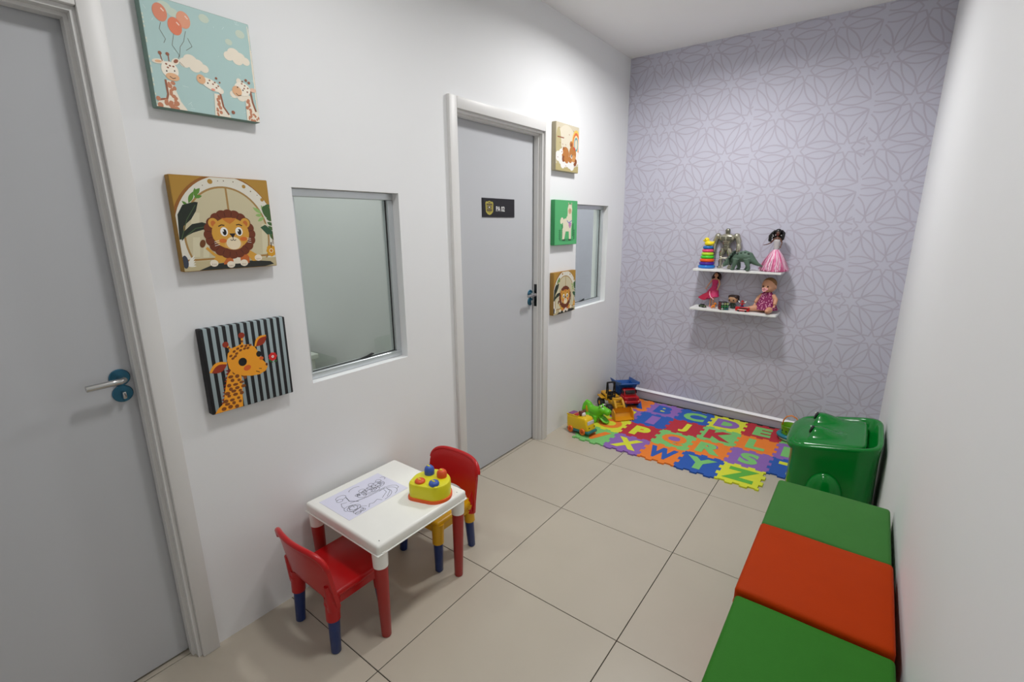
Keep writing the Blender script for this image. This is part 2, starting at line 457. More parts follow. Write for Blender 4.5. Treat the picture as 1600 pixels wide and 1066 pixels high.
# ================================================================== WALL PICTURES
def clip(poly):
    for ax, lim, sg in ((0, 0, 1), (0, 1, -1), (1, 0, 1), (1, 1, -1)):
        out = []
        for i in range(len(poly)):
            p, q = poly[i - 1], poly[i]
            ip, iq = sg * (p[ax] - lim) >= 0, sg * (q[ax] - lim) >= 0
            if ip != iq:
                t = (lim - p[ax]) / (q[ax] - p[ax]); out.append((p[0] + (q[0] - p[0]) * t, p[1] + (q[1] - p[1]) * t))
            if iq: out.append(q)
        poly = out
        if len(poly) < 3: return None
    return poly
class Art:
    def __init__(s): s.sh = []
    def P(s, pts, c):
        pts = clip([tuple(p) for p in pts])
        if pts: s.sh.append((pts, c))
    def E(s, cx, cy, rx, ry, c, rot=0, n=0):
        n = n or (64 if max(rx, ry) > .3 else 22); a = math.radians(rot); ca, sa = math.cos(a), math.sin(a)
        s.P([(cx + rx * math.cos(2 * PI * k / n) * ca - ry * math.sin(2 * PI * k / n) * sa, cy + rx * math.cos(2 * PI * k / n) * sa + ry * math.sin(2 * PI * k / n) * ca) for k in range(n)], c)
    def R(s, x0, y0, x1, y1, c): s.P([(x0, y0), (x1, y0), (x1, y1), (x0, y1)], c)
    def S(s, pts, w, c):
        for p, q in zip(pts[:-1], pts[1:]):
            d = Vector((q[0] - p[0], q[1] - p[1]))
            if d.length < 1e-6: continue
            d.normalize(); n = Vector((-d.y, d.x)) * w / 2; e = d * w * .2
            s.P([(p[0] - n.x - e.x, p[1] - n.y - e.y), (q[0] - n.x + e.x, q[1] - n.y + e.y), (q[0] + n.x + e.x, q[1] + n.y + e.y), (p[0] + n.x - e.x, p[1] + n.y - e.y)], c)
    def leaf(s, x0, y0, x1, y1, w, c):
        p = Vector((x0, y0)); q = Vector((x1, y1)); d = q - p; n = Vector((-d.y, d.x)).normalized() * w
        up = [p + d * t / 8 + n * math.sin(PI * t / 8) for t in range(9)]
        dn = [p + d * t / 8 - n * math.sin(PI * t / 8) for t in range(7, 0, -1)]
        s.P([tuple(v) for v in up + dn], c)
    def cloud(s, cx, cy, k, c):
        for dx, dy, r in ((-.09, 0, .045), (-.035, .03, .06), (.03, .01, .05), (.085, -.015, .04), (0, -.02, .05)):
            s.E(cx + dx * k, cy + dy * k, r * k * 1.1, r * k, c)
    def mesh(s, name, w, h, gain=1.0):      # lies in the plane x = 0, u to +y, v to +z
        b = MB(); cols = []; step = 1.2e-5
        for i, (pts, c) in enumerate(s.sh):
            if c not in cols: cols.append(c)
            b.add([(.0003 + i * step * .5, (p[0] - .5) * w, p[1] * h) for p in pts], [tuple(range(len(pts)))], cols.index(c))
        def g(c): return tuple(min(250, int(round(255 * (c[i] / 255) * gain ** .45))) for i in range(3))
        return b, [mat('print_%d_%d_%d' % g(c), g(c), .75, var=.02) for c in cols]
def canvas(name, label, cat, y0, y1, z0, z1, art, side, th=.032, body=None, gain=1.0):
    w, h = y1 - y0, z1 - z0
    t = thing(name, label, cat, (0, (y0 + y1) / 2, z0))
    b = MB(); b.rbox((th / 2 + .0005, 0, h / 2), (th, w, h), .003, 2)
    cv = b.build('canvas', body or mat('canvas_%d_%d_%d' % side, side, .8, var=.06, scale=20, bump=.1, bscale=500), t)
    b, ms = art.mesh('printed_image', w - .004, h - .004, gain)
    b.build('printed_image', ms, t, smooth=None, loc=(th + .0006, 0, .002))
    return t

# --- sky picture with three giraffes and balloons
def art_sky():
    a = Art(); teal = (172, 200, 197); cr = (232, 222, 204); co = (216, 138, 110); br = (150, 96, 74); pe = (222, 176, 136)
    a.R(0, 0, 1, 1, teal)
    rnd = random.Random(3)
    for _ in range(26):
        x, y = rnd.random(), rnd.random(); a.S([(x, y), (x + rnd.uniform(-.05, .05), y + rnd.uniform(-.03, .03))], .003, (208, 224, 220))
    for _ in range(16): a.S([(.985, rnd.random()), (1, rnd.random())], .006, cr)
    for x, y, r in ((.2, .93, .05), (.27, .90, .04), (.55, .93, .04), (.9, .88, .04), (.77, .77, .03)): a.E(x, y, r * 1.2, r, (196, 208, 192))
    for _ in range(18):
        y = rnd.random(); a.R(0, y, .012, y + .02, (205, 212, 196))
    for x, y, k in ((.40, .46, 1.0), (.84, .63, 1.0), (.83, .25, .85)): a.cloud(x, y, k, cr)
    # strings, balloons
    for p in ([(.15, .78), (.13, .72), (.17, .64), (.15, .6)], [(.25, .71), (.22, .6), (.27, .52), (.25, .47), (.3, .42)], [(.36, .76), (.33, .66), (.29, .6), (.27, .5)], [(.37, .70), (.4, .63), (.34, .58)]): a.S(p, .0035, (110, 104, 90))
    a.E(.355, .86, .062, .078, (222, 156, 126)); a.E(.155, .87, .062, .08, co); a.E(.27, .78, .062, .08, (220, 128, 98))
    for x, y in ((.17, .91), (.29, .82), (.375, .9)): a.S([(x, y), (x + .02, y - .02)], .012, (242, 206, 190))
    # giraffe, left, looking forward
    def spots(cx, y0, y1, w, r, n, seed):
        rr = random.Random(seed)
        for k in range(n):
            a.E(cx + rr.uniform(-w, w), y0 + (y1 - y0) * (k + .5) / n, r * rr.uniform(.6, 1.2), r * rr.uniform(.8, 1.3), (190, 128, 98))
    a.P([(0, 0), (.03, .07), (.10, .1), (.12, .18), (.115, .26), (.16, .26), (.19, .18), (.22, .08), (.26, .02), (.27, 0)], cr)
    a.S([(.03, .065), (.1, .085), (.115, .13), (.112, .26)], .018, br)
    spots(.16, .0, .25, .03, .018, 16, 1); spots(.1, .0, .08, .08, .022, 8, 2)
    a.E(.075, .42, .055, .022, cr, 8); a.E(.075, .42, .03, .012, pe, 8); a.E(.225, .45, .045, .026, cr, 40); a.E(.23, .455, .025, .015, br, 40)
    a.S([(.11, .43), (.10, .49)], .008, br); a.S([(.17, .44), (.17, .49)], .008, br); a.E(.10, .5, .016, .016, br); a.E(.165, .505, .016, .016, br)
    a.E(.165, .36, .075, .078, (238, 230, 214)); a.E(.18, .30, .06, .036, pe)
    for x, y in ((.14, .41), (.17, .40), (.2, .4), (.15, .38)): a.E(x, y, .01, .008, br)
    a.E(.135, .345, .006, .008, (50, 40, 36)); a.E(.205, .36, .006, .008, (50, 40, 36)); a.S([(.155, .30), (.18, .285), (.205, .295)], .006, (60, 46, 40))
    # giraffe, middle, looking left
    a.P([(.53, 0), (.54, .1), (.55, .22), (.60, .22), (.62, .1), (.68, .03), (.69, 0)], cr)
    a.S([(.61, .24), (.625, .1), (.67, .03)], .018, br); spots(.575, .0, .2, .022, .015, 13, 4)
    a.E(.62, .255, .03, .028, cr, 30); a.E(.53, .30, .105, .05, (238, 230, 214), -22); a.E(.44, .335, .042, .046, pe); a.E(.545, .255, .02, .012, (222, 150, 130))
    for x, y in ((.52, .34), (.57, .33), (.6, .3), (.55, .31), (.58, .28), (.62, .34)): a.E(x, y, .009, .008, br)
    a.E(.43, .345, .006, .006, (50, 40, 36)); a.E(.50, .31, .007, .008, (50, 40, 36)); a.E(.72, .06, .018, .018, br); a.E(.59, .375, .012, .012, br)
    # giraffe, right, looking left
    a.P([(.86, 0), (.865, .1), (.87, .24), (.93, .24), (.95, .14), (1, .1), (1, 0)], cr)
    a.S([(.935, .32), (.945, .2), (.97, .11)], .02, br); spots(.90, .0, .22, .026, .015, 14, 6); spots(.96, 0, .08, .03, .014, 5, 8)
    a.E(.82, .395, .026, .03, cr, -20); a.E(.965, .33, .035, .022, (226, 190, 168)); a.E(.85, .32, .085, .07, (238, 230, 214)); a.E(.79, .29, .05, .052, pe, 20)
    for x, y in ((.85, .375), (.88, .36), (.91, .34), (.87, .33), (.9, .30), (.86, .4)): a.E(x, y, .009, .008, br)
    a.E(.80, .33, .006, .007, (50, 40, 36)); a.E(.855, .31, .007, .008, (50, 40, 36)); a.S([(.775, .265), (.8, .245), (.83, .255)], .006, (60, 46, 40)); a.E(.9, .42, .014, .014, br); a.E(.93, .40, .014, .014, br)
    return a
canvas('wall_picture', 'teal canvas of three giraffes and coral balloons, topmost of the near column', 'picture', -2.066, -1.765, 1.870, 2.168, art_sky(), (124, 150, 140), gain=1.12)

# --- lion in an arched window
def art_lion(simple=False):
    a = Art(); och = (178, 136, 56); wh = (226, 222, 208); be = (206, 196, 162); gold = (216, 160, 62); mane = (112, 52, 26); tan = (168, 132, 76)
    a.R(0, 0, 1, 1, och); a.E(.5, .38, .56, .66, (150, 96, 40)); a.E(.515, .36, .55, .66, wh); a.E(.5, .36, .455, .55, tan); a.E(.5, .36, .435, .53, be)
    a.R(0, 0, 1, .10, (196, 182, 142)); a.S([(.02, .115), (.98, .13)], .02, (168, 124, 62))
    a.S([(.53, .89), (.53, .6)], .02, tan)
    for x0, y0, x1, y1 in ((.10, .15, .17, .36), (.12, .42, .2, .62), (.2, .14, .26, .32), (.85, .15, .91, .5)): a.P([(x0, y0), (x1, y0), (x1 + .03, y1), (x0 + .03, y1)], (218, 210, 178))
    for x, y, r in ((.38, .955, .026), (.73, .92, .02), (.92, .78, .02), (.1, .72, .01), (.62, .965, .006), (.52, .97, .006), (.80, .87, .007), (.87, .83, .005), (.46, .965, .005), (.3, .91, .005)): a.E(x, y, r, r, och if r > .012 else (112, 88, 50))
    g = (92, 138, 52); dg = (34, 42, 32)
    for p in ((.14, .72, .2, .84, .022), (.2, .8, .27, .88, .022), (.22, .77, .22, .88, .02), (.2, .78, .28, .8, .018), (.13, .69, .08, .74, .014), (.12, .7, .2, .72, .016)): a.leaf(*p, g)
    a.P([(.0, .34), (.02, .6), (.08, .70), (.2, .735), (.23, .73), (.2, .64), (.14, .55), (.06, .48), (.03, .34)], dg)
    a.P([(.02, .32), (.05, .42), (.14, .50), (.24, .52), (.33, .49), (.34, .465), (.24, .44), (.14, .41), (.06, .37)], dg)
    a.S([(.02, .34), (.1, .55), (.2, .70)], .008, (70, 92, 58)); a.S([(.05, .36), (.17, .455), (.32, .48)], .008, (70, 92, 58))
    for p in ((.90, .62, .80, .69, .02), (.9, .6, .82, .6, .018), (.92, .58, .84, .53, .018), (.93, .62, .9, .72, .014)): a.leaf(*p, (150, 186, 110))
    for t in range(8): a.leaf(.93 + t * .004, .70 - t * .045, 1.02, .72 - t * .06, .02, (70, 104, 56))
    a.E(.97, .63, .055, .09, (66, 100, 54), 30)
    a.P([(.86, .46), (.92, .49), (.99, .42), (1, .38), (.93, .375)], (52, 88, 62))
    a.S([(.995, .38), (.985, .26)], .008, (96, 76, 40))
    for k in range(8): a.E(.955 + .035 * math.cos(k * PI / 4), .18 + .045 * math.sin(k * PI / 4), .024, .026, (218, 158, 36))
    a.E(.955, .18, .025, .026, (240, 226, 190)); a.E(.955, .18, .017, .018, (206, 128, 30)); a.S([(.96, .22), (.965, .28)], .012, (80, 56, 26))
    for k in range(5): a.leaf(.03, .06, .12, .05 + k * .03, .012, (236, 234, 222))
    a.E(.02, .1, .03, .07, (60, 66, 80))
    a.P([(.14, .0), (.3, .06), (.5, .075), (.75, .075), (.93, .055), (.97, .02), (.86, .0)], (42, 44, 40))
    # tail, body and feet
    a.S([(.25, .24), (.31, .17), (.36, .13), (.45, .12)], .03, gold); a.E(.215, .29, .028, .045, (112, 66, 30), -20)
    a.P([(.40, .22), (.40, .05), (.68, .05), (.70, .22)], (196, 104, 46)); a.R(.505, .05, .585, .2, (236, 226, 206))
    a.P([(.37, .20), (.30, .11), (.30, .07), (.40, .07), (.46, .15)], gold); a.P([(.66, .16), (.72, .07), (.82, .07), (.80, .13), (.70, .2)], gold)
    for x, y in ((.30, .07), (.475, .045), (.62, .055), (.79, .105)):
        a.E(x, y, .043, .038, (240, 228, 208))
        for d in (-.016, 0, .016): a.S([(x + d, y - .005), (x + d, y - .022)], .004, (110, 80, 60))
    # mane and head
    for k in range(20):
        t = 2 * PI * k / 20; a.E(.515 + .215 * math.cos(t), .385 + .215 * math.sin(t), .062, .062, mane)
    a.E(.515, .385, .225, .225, mane)
    for k in range(20):
        t = 2 * PI * (k + .5) / 20; a.S([(.515 + .2 * math.cos(t), .385 + .2 * math.sin(t)), (.515 + .245 * math.cos(t), .385 + .245 * math.sin(t))], .006, (76, 34, 18))
    for x in (.35, .69): a.E(x, .51, .052, .056, gold); a.E(x, .505, .026, .034, (200, 112, 50))
    a.E(.52, .395, .20, .175, gold); a.P([(.44, .565), (.60, .565), (.565, .53), (.52, .50), (.475, .53)], (204, 122, 48))
    a.E(.535, .27, .10, .06, (222, 172, 96)); a.E(.535, .285, .078, .072, (238, 222, 190))
    a.E(.425, .315, .04, .024, (214, 112, 44)); a.E(.65, .33, .04, .024, (214, 112, 44))
    for x in (.45, .61): a.E(x, .415, .04, .05, (246, 244, 238)); a.E(x + .004, .41, .021, .034, (18, 14, 14)); a.E(x - .008, .425, .007, .01, (246, 246, 246))
    a.S([(.40, .475), (.43, .49), (.46, .485)], .012, (60, 34, 18)); a.S([(.59, .49), (.62, .495), (.65, .48)], .012, (60, 34, 18))
    a.P([(.50, .395), (.57, .395), (.54, .35), (.53, .35)], (38, 26, 24)); a.S([(.505, .325), (.52, .315), (.535, .325), (.55, .315), (.565, .325)], .007, (50, 34, 28)); a.S([(.535, .35), (.535, .325)], .006, (50, 34, 28))
    for y in (.30, .32, .275): a.S([(.335, y - .015), (.385, y)], .005, (244, 240, 230)); a.S([(.69, y + .02), (.73, y + .012)], .005, (244, 240, 230))
    return a
lion_side = (160, 122, 56)
canvas('wall_picture', 'canvas of a brown-maned lion by an arched window, left of the larger glass window', 'picture', -2.066, -1.767, 1.388, 1.684, art_lion(), lion_side)
# --- giraffe on grey and black stripes
def stripe_mat():
    m = bpy.data.materials.new('striped_canvas'); m.use_nodes = True; nt = m.node_tree; n = nt.nodes; bs = n['Principled BSDF']; bs.inputs['Roughness'].default_value = .7
    tc = n.new('ShaderNodeTexCoord'); sp = n.new('ShaderNodeSeparateXYZ'); nt.links.new(tc.outputs['Object'], sp.inputs[0])
    a = n.new('ShaderNodeMath'); a.operation = 'MULTIPLY_ADD'; a.inputs[1].default_value = 12.4 / .29; a.inputs[2].default_value = 6.2
    f = n.new('ShaderNodeMath'); f.operation = 'FRACT'; g = n.new('ShaderNodeMath'); g.operation = 'GREATER_THAN'; g.inputs[1].default_value = .50
    nt.links.new(sp.outputs[1], a.inputs[0]); nt.links.new(a.outputs[0], f.inputs[0]); nt.links.new(f.outputs[0], g.inputs[0])
    mx = n.new('ShaderNodeMix'); mx.data_type = 'RGBA'; mx.inputs[6].default_value = rgb((20, 20, 24)); mx.inputs[7].default_value = rgb((158, 174, 178))
    nt.links.new(g.outputs[0], mx.inputs[0]); nt.links.new(mx.outputs[2], bs.inputs['Base Color'])
    return m
def art_giraffe():
    a = Art(); o = (226, 150, 36); br = (122, 66, 22); rd = (140, 46, 24)
    for k in range(11):
        y = .02 + k * .042; x = .115 + .012 * k + (.006 * (k % 2)); a.P([(x - .035, y + .0), (x + .04, y + .05), (x + .05, y - .02)], rd); a.P([(x - .03, y + .045), (x + .04, y + .05), (x + .03, y)], (104, 30, 20))
    a.P([(.02, 0), (.06, .05), (.13, .10), (.17, .25), (.22, .42), (.27, .48), (.38, .46), (.375, .3), (.36, .15), (.345, 0)], o)
    rr = random.Random(5)
    for row in range(10):
        y = .03 + row * .045; xc = .14 + row * .016 + .06
        for k in range(3): a.E(xc + (k - 1) * .075 + (row % 2) * .03, y + rr.uniform(-.008, .008), rr.uniform(.018, .031), rr.uniform(.016, .024), br)
    a.R(.352, 0, .372, .0001, br)
    # horns, ears
    a.S([(.30, .72), (.27, .765)], .026, o); a.S([(.44, .76), (.445, .83)], .026, o); a.S([(.285, .74), (.28, .75)], .026, br); a.S([(.44, .785), (.44, .80)], .026, br)
    a.E(.25, .79, .035, .035, rd); a.E(.445, .865, .037, .035, rd)
    a.leaf(.24, .58, .03, .50, .06, o); a.leaf(.235, .555, .055, .49, .045, rd)
    a.leaf(.58, .70, .74, .82, .055, o); a.leaf(.60, .70, .745, .80, .042, rd)
    # head
    a.P([(.24, .60), (.26, .68), (.32, .735), (.42, .76), (.52, .74), (.58, .70), (.62, .62), (.645, .53), (.70, .46), (.71, .42), (.68, .375), (.60, .345), (.50, .35), (.40, .375), (.30, .43), (.25, .50)], o)
    for x, y in ((.29, .645), (.335, .69), (.38, .715), (.43, .735), (.48, .73), (.31, .61), (.36, .66), (.41, .69), (.46, .70), (.34, .63), (.5, .70), (.53, .73)): a.E(x, y, .02, .014, br, 20)
    a.E(.415, .545, .05, .05, (16, 14, 14)); a.E(.62, .60, .032, .036, (16, 14, 14)); a.E(.46, .46, .045, .032, (204, 92, 38), 15); a.E(.645, .54, .026, .022, (204, 92, 38))
    a.S([(.60, .37), (.59, .38), (.56, .395)], .008, (80, 40, 16)); a.S([(.60, .42), (.63, .41)], .008, (80, 40, 16)); a.E(.70, .45, .014, .018, (90, 44, 18))
    for p in ((.73, .52, .78, .45, .016), (.8, .46, .84, .47, .014)): a.leaf(*p, (48, 92, 44))
    for k in range(7): a.E(.79 + .035 * math.cos(k * PI * 2 / 7), .53 + .035 * math.sin(k * PI * 2 / 7), .022, .02, (196, 36, 34))
    a.E(.79, .53, .016, .016, (244, 232, 220)); a.E(.79, .53, .007, .007, (190, 60, 40))
    return a
canvas('wall_picture', 'canvas of an orange giraffe on grey and black vertical stripes', 'picture', -2.053, -1.764, .898, 1.198, art_giraffe(), (30, 30, 34), body=stripe_mat(), gain=1.25)
# --- sleeping bear with rainbow
def art_bear():
    a = Art(); bg = (206, 196, 172); fur = (182, 118, 58); dk = (140, 78, 40)
    a.R(0, 0, 1, 1, bg); a.E(.45, .6, .4, .38, (218, 210, 190)); a.E(.1, .5, .12, .4, (186, 174, 130)); a.R(0, 0, 1, .14, (182, 168, 118))
    for r, c in ((.20, (226, 190, 92)), (.165, (214, 112, 66)), (.125, (238, 214, 160)), (.10, (98, 156, 168)), (.07, (216, 208, 186))): a.E(.88, .62, r * .95, r * 1.55, c)
    a.R(.6, .28, 1, .46, bg)
    for x, y, r in ((.1, .3, .12), (.25, .26, .15), (.42, .22, .15), (.6, .2, .15), (.8, .24, .14), (.95, .3, .12), (.22, .38, .09), (.92, .4, .08), (.3, .14, .1), (.7, .12, .1)): a.E(x, y, r, r * .9, (232, 230, 226))
    a.S([(.06, .70), (.33, .70)], .022, (140, 66, 40))
    for x, y in ((.16, .59), (.27, .57), (.4, .57), (.22, .5), (.35, .48), (.55, .8), (.75, .9), (.12, .9), (.42, .12), (.8, .14), (.07, .28)): a.S([(x, y), (x + .025, y - .012)], .014, (150, 90, 60))
    a.E(.41, .36, .16, .16, fur); a.E(.32, .26, .06, .07, dk); a.E(.44, .24, .10, .06, fur, -25); a.E(.60, .26, .10, .06, fur, -20); a.E(.32, .48, .03, .03, dk)
    a.E(.66, .60, .07, .07, fur); a.E(.66, .59, .035, .04, dk); a.E(.78, .50, .05, .05, dk); a.E(.73, .40, .16, .17, fur); a.E(.78, .30, .1, .08, (206, 146, 86)); a.E(.88, .24, .05, .06, dk); a.E(.84, .18, .06, .04, dk)
    a.E(.68, .34, .045, .045, (236, 222, 206)); a.E(.69, .35, .02, .035, (30, 22, 20)); a.E(.80, .52, .05, .03, (206, 76, 50), -30); a.E(.25, .40, .045, .05, (240, 238, 234)); a.E(.25, .40, .015, .018, (150, 90, 60))
    return a
canvas('wall_picture', 'beige canvas of a sleeping brown bear under a rainbow, topmost beside the far door', 'picture', .128, .424, 1.870, 2.166, art_bear(), (176, 166, 140))
def art_llama():
    a = Art(); gr = (84, 176, 112); cr = (228, 222, 196); dg = (40, 112, 66)
    a.R(0, 0, 1, 1, gr); a.E(.52, .10, .34, .03, (66, 152, 94))
    for s, x0 in ((-1, .22), (1, .86)):
        for k in range(5):
            y = .12 + k * .045; a.leaf(x0, y, x0 + .05, y + .04, .012, dg); a.leaf(x0, y, x0 - .05, y + .04, .012, dg)
        a.S([(x0, .1), (x0, .36)], .01, dg)
    for k in range(6): a.leaf(.30, .15 + k * .05, .34, .2 + k * .05, .016, dg); a.leaf(.78, .18 + k * .05, .84, .24 + k * .05, .02, dg)
    a.E(.31, .555, .065, .065, cr); a.E(.28, .53, .05, .06, cr)
    a.P([(.34, .56), (.36, .40), (.34, .12), (.42, .12), (.48, .30), (.62, .30), (.64, .12), (.72, .12), (.73, .35), (.76, .50), (.74, .80), (.56, .80), (.54, .57), (.45, .60)], cr)
    for k in range(8): a.E(.36 + k * .0, .14 + k * .03, .03, .03, cr); a.E(.70, .14 + k * .03, .03, .03, cr)
    a.E(.655, .80, .105, .115, cr); a.E(.55, .57, .06, .08, cr); a.P([(.58, .88), (.575, .97), (.63, .91)], cr); a.P([(.69, .91), (.74, .97), (.745, .87)], cr); a.E(.60, .92, .013, .024, (150, 110, 90)); a.E(.72, .92, .013, .024, (150, 110, 90))
    a.E(.655, .765, .07, .065, (206, 170, 134)); a.E(.62, .785, .008, .008, (60, 44, 38)); a.E(.69, .785, .008, .008, (60, 44, 38)); a.E(.655, .755, .01, .007, (90, 60, 50))
    a.S([(.53, .55), (.60, .50), (.68, .52), (.75, .55)], .02, (110, 120, 190)); a.P([(.61, .50), (.73, .50), (.73, .42), (.67, .37), (.61, .42)], (176, 126, 190)); a.S([(.61, .46), (.73, .46)], .012, (220, 140, 170)); a.S([(.62, .42), (.72, .42)], .01, (232, 190, 110))
    for x in (.37, .43, .64, .70): a.E(x, .105, .022, .022, (36, 28, 26))
    return a
canvas('wall_picture', 'green canvas of a white llama standing among leaves', 'picture', .128, .428, 1.388, 1.686, art_llama(), (62, 150, 92))
canvas('wall_picture', 'canvas of a brown-maned lion by an arched window, beside the far door trim', 'picture', .128, .428, .906, 1.203, art_lion(), lion_side)

# --- door sign
t = thing('door_sign', 'black plate reading PA 02 with a gold badge on the far door', 'sign', (-.0605, -.353, 1.57))
b = MB(); b.rbox((.0025, 0, .0535), (.005, .306, .107), .0008, 1); b.build('sign_plate', mat('sign_black', (20, 20, 24), .35, var=.02), t, smooth=None)
a = Art(); G1, G2, G3 = (176, 164, 74), (140, 128, 60), (92, 80, 62)
a.P([(.09, .74), (.11, .82), (.15, .81), (.205, .86), (.26, .81), (.30, .82), (.32, .74), (.315, .45), (.31, .28), (.26, .16), (.205, .11), (.15, .16), (.10, .28), (.095, .45)], G1)
a.P([(.115, .72), (.295, .72), (.29, .32), (.205, .19), (.12, .32)], G2)
a.R(.12, .63, .29, .71, G3); a.R(.13, .33, .28, .41, G3); a.E(.205, .52, .05, .075, (46, 40, 60)); a.E(.205, .52, .025, .045, (216, 206, 186)); a.E(.205, .77, .035, .03, G3); a.S([(.14, .28), (.205, .22), (.27, .28)], .016, G1)
b, ms = a.mesh('badge_emblem', .306, .107); b.build('badge_emblem', ms, t, smooth=None, loc=(.0052, 0, 0))
me = text_mesh('PA 02', .040, .0004, .0005, 'sign_lettering', .86); me.materials.append(mat('sign_white', (232, 232, 232), .5))
o = place('sign_lettering', me, t, (.0056, .012, .048), (PI / 2, 0, PI / 2))

# ================================================================== TABLE AND CHAIRS
TX, TY, TZ = .2695, -1.540, .42
t = thing('play_table', 'small white square plastic table with red legs against the wall', 'table', (TX, TY, 0))
tw, td = .477, .470
b = MB(); b.rbox((0, 0, TZ - .021), (tw - .004, td - .004, .042), .011, 4); b.build('table_top', WHITE, t)
b = MB(); b.rbox((0, 0, TZ - .0405), (tw + .002, td + .002, .004), .0018, 2); b.build('rim', WHITE, t)
for hx, hy in ((.212, -.206), (.216, .196)):
    b = MB(); b.ell((hx, hy, TZ - .0003), (.0035, .0022, .0006), 10, 6); b.build('moulding_mark', DARK, t)
for sx in (-1, 1):
    for sy in (-1, 1):
        x, y = sx * (tw / 2 - .030), sy * (td / 2 - .030)
        b = MB(); b.cyl((x, y, .315), (x, y, TZ - .035), .0275, .030, 22); b.build('leg_socket', WHITE, t)
        x2, y2 = sx * (tw / 2 - .034), sy * (td / 2 - .034)
        b = MB(); b.tube([(x2, y2, 0), (x2, y2, .004), (x, y, .30), (x, y, .318)], [.016, .0185, .0255, .0255], 20); b.build('leg', REDLEG, t)

def toy_chair(label, loc, rz, frame):
    t = thing('toy_chair', label, 'chair', loc, rz, 'toddler chairs at the play table')
    for sx in (-1, 1):
        for sy in (-1, 1):
            b = MB(); b.tube([(sx * .122, sy * .110, 0), (sx * .122, sy * .110, .004), (sx * .116, sy * .102, .165)], [.0145, .018, .0225], 18); b.build('leg', NAVY, t)
    b = MB()
    for sx in (-1, 1):
        for sy in (-1, 1): b.tube([(sx * .118, sy * .105, .140), (sx * .117, sy * .103, .185), (sx * .116, sy * .100, .235)], [.0255, .0262, .0285], 18)
    b.rbox((0, .002, .236), (.275, .245, .030), .012, 3)
    b.box((0, .112, .212), (.21, .010, .036)); b.box((.124, 0, .212), (.010, .19, .036)); b.box((-.124, 0, .212), (.010, .19, .036))
    b.box((0, .1205, .221), (.20, .006, .005))
    b.build('seat', frame, t)
    # back: panel with rounded shoulders, arched opening over the seat, curved round the sitter
    N = 41; rows = 9; w = .156
    def top(x): return .392 + .056 * max(0, 1 - abs(x / w) ** 4.5) ** .5
    def bot(x):
        ax = abs(x)
        if ax > .112: return .205
        return .205 + .075 * math.sqrt(max(0, 1 - (ax / .112) ** 2.2))
    def yy(x, z): return -.128 - .16 * (z - .22) + 1.1 * x * x
    xs = sorted(set([round(-w + 2 * w * i / (N - 1), 5) for i in range(N)] + [.1115, -.1115, .1125, -.1125, .155, -.155, .1535, -.1535]))
    vv = []; ff = []; th = .014
    for side in (0, 1):
        for x in xs:
            z0, z1 = bot(x), top(x)
            for r in range(rows):
                z = z0 + (z1 - z0) * r / (rows - 1)
                e = min(1, min(z1 - z, .02) / .02); edge = .35 + .65 * math.sqrt(max(0, e))
                vv.append((x, yy(x, z) + (th / 2 * edge if side else -th / 2 * edge), z))
    n = len(xs) * rows; nx = len(xs)
    for i in range(nx - 1):
        for r in range(rows - 1):
            a = i * rows + r
            ff.append((a, a + rows, a + rows + 1, a + 1)); ff.append((n + a, n + a + 1, n + a + rows + 1, n + a + rows))
    for i in range(nx - 1):
        a = i * rows; ff.append((a, n + a, n + a + rows, a + rows)); a += rows - 1; ff.append((a, a + rows, n + a + rows, n + a))
    for r in range(rows - 1):
        ff.append((r, r + 1, n + r + 1, n + r)); a = (nx - 1) * rows; ff.append((a + r, n + a + r, n + a + r + 1, a + r + 1))
    b = MB(); b.add(vv, ff)
    o = b.build('backrest', RED, t, smooth=50)
    b = MB()     # raised rib that follows the rim on the rear side, and the posts
    b.tube([(x, yy(x, top(x)) - .004, top(x) - .008) for x in xs], .0105, 10)
    for sx in (-1, 1): b.tube([(sx * .128, -.104, .19), (sx * .130, -.112, .24), (sx * .134, yy(.134, .30) - .004, .30)], [.024, .020, .010], 14)
    b.lathe([(.0245, 0), (.028, .003), (.028, .008), (.022, .012)], 20, (.119, -.104, .205)); b.lathe([(.0245, 0), (.028, .003), (.028, .008), (.022, .012)], 20, (-.119, -.104, .205))
    b.build('back_rib', RED, t)
    return t
toy_chair('red toddler chair with blue legs, nearer the camera', (.262, -1.790, 0), 0, RED)
toy_chair('toddler chair with red back and yellow seat frame behind the table toy', (.262, -1.262, 0), PI + .0, YELLOW)

